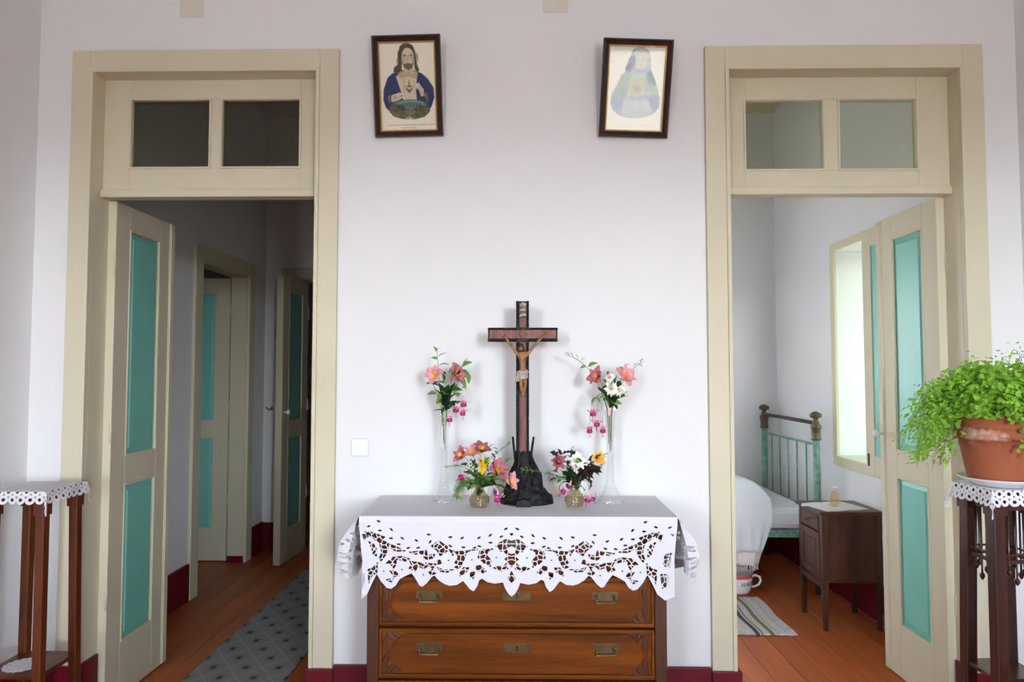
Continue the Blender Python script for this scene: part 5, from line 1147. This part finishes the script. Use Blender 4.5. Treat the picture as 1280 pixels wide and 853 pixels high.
# chamber pot
M_ENAMEL = mat('pink_rimmed_enamel', rgb(238, 226, 226), .2); M_PINKB = mat('pink_enamel_band', rgb(208, 96, 116), .25); M_FLOWP = mat('grey_painted_blossom', rgb(84, 78, 84), .5)
pp = (1.375, 1.70, 0); cp = thing('chamber_pot', 'small white and pink enamel chamber pot with a handle under the bed', 'chamber pot', pp)
body = MB().lathe([(.001, 0), (.070, 0), (.073, .004), (.088, .035), (.097, .075), (.098, .105), (.096, .128), (.104, .136), (.106, .140), (.101, .142), (.092, .130), (.092, .075), (.001, .012)], (0, 0, 0), 36, close=False).build('bowl', M_ENAMEL, cp)
MB().lathe([(.0966, .112), (.0988, .118), (.0968, .128), (.1045, .1355), (.107, .140), (.1035, .1426)], (0, 0, 0), 36, close=False).build('rim_band', M_PINKB, body); MB().lathe([(.0736, .003), (.0790, .012), (.0842, .022)], (0, 0, 0), 36, close=False).build('base_band', M_PINKB, body)
hd = R(-18); mb = MB(); mb.tube([(math.cos(hd) * r_, math.sin(hd) * r_, z) for r_, z in ((.094, .118), (.120, .128), (.142, .118), (.148, .095), (.136, .070), (.112, .056), (.094, .052))], .0075, 8); mb.build('handle', M_CHINA, cp)
mb = MB()
for a in (-1.15, -1.0, -.82, -.62, -.45, -1.35, -1.5):
    for k in range(4):
        g = k * 1.57 + a * 3; aa, z = a + .035 * math.cos(g), .082 + .009 * math.sin(g); mb.blob((.0985 * math.cos(aa), .0985 * math.sin(aa), z), (.003, .003, .004), 6, 4)
mb.build('painted_flowers', M_FLOWP, body)
# rag rug
def rug_mat():
    m = bpy.data.materials.new('striped_rag_rug'); m.use_nodes = True; t = m.node_tree; p = t.nodes['Principled BSDF']; L = t.links.new; p.inputs['Roughness'].default_value = .95
    a = t.nodes.new('ShaderNodeVertexColor'); a.layer_name = 'ink'; L(a.outputs[0], p.inputs['Base Color'])
    tcn = t.nodes.new('ShaderNodeTexCoord'); mp = t.nodes.new('ShaderNodeMapping'); mp.inputs['Scale'].default_value = (40, 260, 1); n = t.nodes.new('ShaderNodeTexNoise'); n.inputs['Scale'].default_value = 1; L(tcn.outputs['Object'], mp.inputs[0]); L(mp.outputs[0], n.inputs['Vector'])
    b = t.nodes.new('ShaderNodeBump'); b.inputs['Strength'].default_value = .5; b.inputs['Distance'].default_value = .003; L(n.outputs[0], b.inputs['Height']); L(b.outputs[0], p.inputs['Normal']); return m
RX0, RX1, RY0, RY1 = .62, 1.478, .985, 1.60; nx, ny = 172, 60
mb = MB(((RX0 + RX1) / 2, (RY0 + RY1) / 2, 0)); mb.grid(lambda u, v: (RX0 + (RX1 - RX0) * u + .006 * math.sin(v * 9 + 1) , RY0 + (RY1 - RY0) * v + .004 * math.sin(u * 31) + .003 * math.sin(u * 90), .007 + .002 * math.sin(u * 20) * math.sin(v * 9)), nx, ny)
me = mb.mesh('rag_rug', rug_mat()); xs_ = np.linspace(0, 1, nx + 1) * (RX1 - RX0); colr = np.tile(np.array([206, 198, 200.]), (nx + 1, 1))
for c0, c1, cc in ((.02, .05, (150, 140, 120)), (.10, .112, (90, 84, 70)), (.20, .24, (190, 176, 150)), (.32, .335, (96, 90, 66)), (.42, .46, (176, 164, 150)), (.53, .55, (210, 188, 160)), (.632, .655, (84, 78, 72)), (.664, .676, (126, 118, 112)), (.712, .738, (132, 122, 88)), (.752, .762, (186, 176, 160)), (.80, .81, (188, 180, 182))): colr[(xs_ >= c0) & (xs_ <= c1)] = cc
colr = np.tile(colr[None], (ny + 1, 1, 1)); colr *= 1 + np.random.RandomState(5).normal(0, .035, colr.shape[:2])[..., None]; colr = np.clip(colr / 255, 0, 1); colr = ((colr + .055) / 1.055) ** 2.4
at_ = me.color_attributes.new('ink', 'FLOAT_COLOR', 'POINT'); at_.data.foreach_set('color', np.concatenate([colr.reshape(-1, 3), np.ones(((nx + 1) * (ny + 1), 1))], 1).ravel())
rg = put('rag_rug', me, solid=.008); rg.location = mb.org; tag(rg, 'pale grey rag rug with dark stripes on the orange bedroom floor', 'rug')
# nightstand
ns = thing('nightstand', 'dark wooden nightstand with one drawer and one door beside the bed', 'nightstand', (1.80, 1.22, 0)); og = ns.location
NX0, NX1, NY0, NY1, NZ = 1.655, 1.985, 1.055, 1.375, .655
for x in (NX0, NX1 - .034):
    for y in (NY0, NY1 - .034):
        mb = MB(og); a, b = [(x, y, .27), (x + .034, y, .27), (x + .034, y + .034, .27), (x, y + .034, .27)], [(x + .006, y + .006, 0), (x + .028, y + .006, 0), (x + .028, y + .028, 0), (x + .006, y + .028, 0)]
        mb.hexa(b, a); mb.box(x, x + .034, y, y + .034, .27, NZ - .02); mb.build('leg', M_NIGHT, ns, bevel=.002)
def npart(nm, m, bevel, *bx, parent=ns):
    mb = MB(og)
    for b in bx: mb.box(*b)
    return mb.build(nm, m, parent, bevel=bevel)
npart('side_panel', M_NIGHT, .001, (NX0 + .034, NX1 - .034, NY0 + .008, NY0 + .018, .275, NZ - .02)); npart('side_panel', M_NIGHT, .001, (NX0 + .034, NX1 - .034, NY1 - .018, NY1 - .008, .275, NZ - .02)); npart('back_panel', M_NIGHT, .001, (NX1 - .018, NX1 - .008, NY0 + .034, NY1 - .034, .275, NZ - .02))
npart('rail', M_NIGHT, .002, (NX0 + .034, NX1 - .034, NY0 + .002, NY0 + .032, .262, .285)); npart('bottom', M_NIGHT, .002, (NX0 + .01, NX1 - .034, NY0 + .034, NY1 - .034, .262, .280))
npart('apron', M_NIGHT, .002, (NX0 + .004, NX0 + .014, NY0 + .034, NY1 - .034, .225, .262))
npart('top', M_NIGHT, .003, (NX0 - .014, NX1 + .004, NY0 - .014, NY1 + .014, NZ - .020, NZ))
dr_ = npart('drawer', M_NIGHT, .003, (NX0 + .001, NX0 + .014, NY0 + .036, NY1 - .036, .535, NZ - .028), (NX0 - .003, NX0 + .001, NY0 + .048, NY1 - .048, .545, NZ - .038))
kc = (NX0 - .004, (NY0 + NY1) / 2, .585)
MB(og).lathe([(.004, 0), (.004, .012), (.010, .016), (.012, .022), (.008, .028), (.001, .030)], kc, 12, M=Matrix.Rotation(R(-90), 4, 'Y')).build('knob', M_BRASSD, dr_)
dd = npart('door', M_NIGHT, .002, (NX0 + .001, NX0 + .014, NY0 + .036, NY1 - .036, .282, .528)); npart('door_frame', M_NIGHT, .002, (NX0 - .004, NX0 + .002, NY0 + .036, NY0 + .072, .282, .528), (NX0 - .004, NX0 + .002, NY1 - .072, NY1 - .036, .282, .528), (NX0 - .004, NX0 + .002, NY0 + .072, NY1 - .072, .282, .318), (NX0 - .004, NX0 + .002, NY0 + .072, NY1 - .072, .492, .528), parent=dd)
npart('arched_panel', M_NIGHT, .004, (NX0 - .002, NX0 + .002, NY0 + .086, NY1 - .086, .332, .478), parent=dd)
MB(og).lathe([(.003, 0), (.003, .008), (.006, .011), (.006, .015), (.001, .018)], (NX0 - .004, NY1 - .054, .40), 10, M=Matrix.Rotation(R(-90), 4, 'Y')).build('knob', M_BRASSD, dd)
# cloth on the nightstand and perfume bottle
def mat_f(U, V): return np.maximum(np.abs(U) - .135 - .003 * np.abs(np.sin(V * 180)), np.abs(V) - .12 - .003 * np.abs(np.sin(U * 180)))
P, T = cut_mesh(mat_f, -.15, .15, -.15, .15, 120, 120); a = R(14); u, v = P[:, 0] * math.cos(a) - P[:, 1] * math.sin(a), P[:, 0] * math.sin(a) + P[:, 1] * math.cos(a)
x, y = 1.785 + u, 1.195 + v; xe, ye = np.maximum(NX0 - .014 - x, 0), np.maximum(NY0 - .016 - y, 0); ov = np.hypot(xe, ye)
x = np.maximum(x, NX0 - .017 - xe * .3); y = np.maximum(y, NY0 - .019 - ye * .3)
d = sheet_object('table_mat', [(np.stack([x, y, NZ + .0018 - ov * .9 + .001 * np.sin(u * 60)], 1), T)], M_LINEN, solid=.0015); tag(d, 'small white cloth mat lying skewed on top of the nightstand', 'cloth')
pb = (1.79, 1.20, NZ + .003); pr = thing('perfume_bottle', 'little ribbed peach glass bottle on the white mat of the nightstand', 'bottle', pb)
prof = [(.001, .001), (.026, 0)] + [(.029 - .010 * max(0, t - .35) + .0022 * math.cos(t * 2 * math.pi * 4), .003 + .068 * t) for t in [i / 24 for i in range(25)]] + [(.015, .075), (.011, .079), (.010, .088)]
MB().lathe(prof, (0, 0, 0), 24).build('bottle', M_PERFUME, pr)
MB().lathe([(.0105, .088), (.0105, .094), (.008, .096), (.008, .100), (.020, .104), (.021, .108), (.008, .113), (.001, .114)], (0, 0, 0), 18).build('stopper', M_CHINA, pr)
o = MB((XR - .03, 1.0, .05)).box(XR - .038, XR - .0165, 1.02, 1.11, .012, .085).build('wall_block', mat('scuffed_beige_wood', rgb(150, 116, 84), .7, var=.2, vscale=20), None, bevel=.003); o.location = (XR - .03, 1.0, .05)
tag(o, 'small beige wooden block against the red baseboard beside the nightstand', 'block')

# ------------------------------------------------------------------ hall
def runner_mat():
    m = bpy.data.materials.new('grey_lattice_runner'); m.use_nodes = True; t = m.node_tree; p = t.nodes['Principled BSDF']; L = t.links.new; p.inputs['Roughness'].default_value = .9
    tcn = t.nodes.new('ShaderNodeTexCoord'); sp = t.nodes.new('ShaderNodeSeparateXYZ'); L(tcn.outputs['Object'], sp.inputs[0])
    def math_(op, a, b=None, c=None):
        n = t.nodes.new('ShaderNodeMath'); n.operation = op
        for i, q in enumerate((a, b, c)):
            if q is None: continue
            if isinstance(q, (int, float)): n.inputs[i].default_value = q
            else: L(q, n.inputs[i])
        return n.outputs[0]
    u, v = math_('DIVIDE', sp.outputs[0], .158), math_('DIVIDE', sp.outputs[1], .22)
    a, b = math_('ADD', u, v), math_('SUBTRACT', u, v)
    def tri(q): return math_('ABSOLUTE', math_('SUBTRACT', math_('FRACT', q), .5))          # 0.5 on the lattice lines, 0 at cell middles
    ta, tb = tri(a), tri(b); line = math_('GREATER_THAN', math_('MAXIMUM', ta, tb), .465)
    spot = math_('LESS_THAN', math_('ADD', ta, tb), .15); halo = math_('LESS_THAN', math_('ADD', ta, tb), .30)
    n = t.nodes.new('ShaderNodeTexNoise'); n.inputs['Scale'].default_value = 90; L(tcn.outputs['Object'], n.inputs['Vector'])
    def mix(f, A, Bc):
        q = t.nodes.new('ShaderNodeMix'); q.data_type = 'RGBA'; L(f, q.inputs[0])
        if isinstance(A, tuple): q.inputs[6].default_value = A
        else: L(A, q.inputs[6])
        q.inputs[7].default_value = Bc; return q.outputs[2]
    c0 = mix(n.outputs[0], rgb(134, 134, 134), rgb(154, 154, 152)); c1 = mix(math_('MULTIPLY', halo, .5), c0, rgb(116, 120, 120)); c2 = mix(math_('MULTIPLY', line, .38), c1, rgb(182, 180, 172)); c3 = mix(math_('MULTIPLY', spot, .9), c2, rgb(62, 64, 72)); L(c3, p.inputs['Base Color'])
    b_ = t.nodes.new('ShaderNodeBump'); b_.inputs['Strength'].default_value = .3; b_.inputs['Distance'].default_value = .002; L(n.outputs[0], b_.inputs['Height']); L(b_.outputs[0], p.inputs['Normal']); return m
mb = MB((-1.335, 1.3, 0)); mb.box(-1.575, -1.10, .17, 2.58, .0005, .008); rn = mb.build('runner_rug', runner_mat(), None, bevel=.002); rn.location = (-1.335, 1.3, 0)
tag(rn, 'long grey runner rug with a diamond lattice and dark spots in the hall', 'rug')
q = at(339, 511, Y2); r = thing('wall_hook', 'small two-pronged wall hook on the white hall wall beside the far door', 'hook', (q.x, Y2, q.z))
MB().lathe([(.018, 0), (.018, .006), (.010, .009)], (0, 0, 0), 14, M=Matrix.Rotation(R(90), 4, 'X')).build('plate', M_CHINA, r)
for s in (-1, 1): MB().tube([(s * .004, -.008, 0), (s * .012, -.030, -.008), (s * .020, -.045, .004), (s * .022, -.048, .016)], [.004, .004, .0035, .005], 8).build('prong', M_IRON, r)
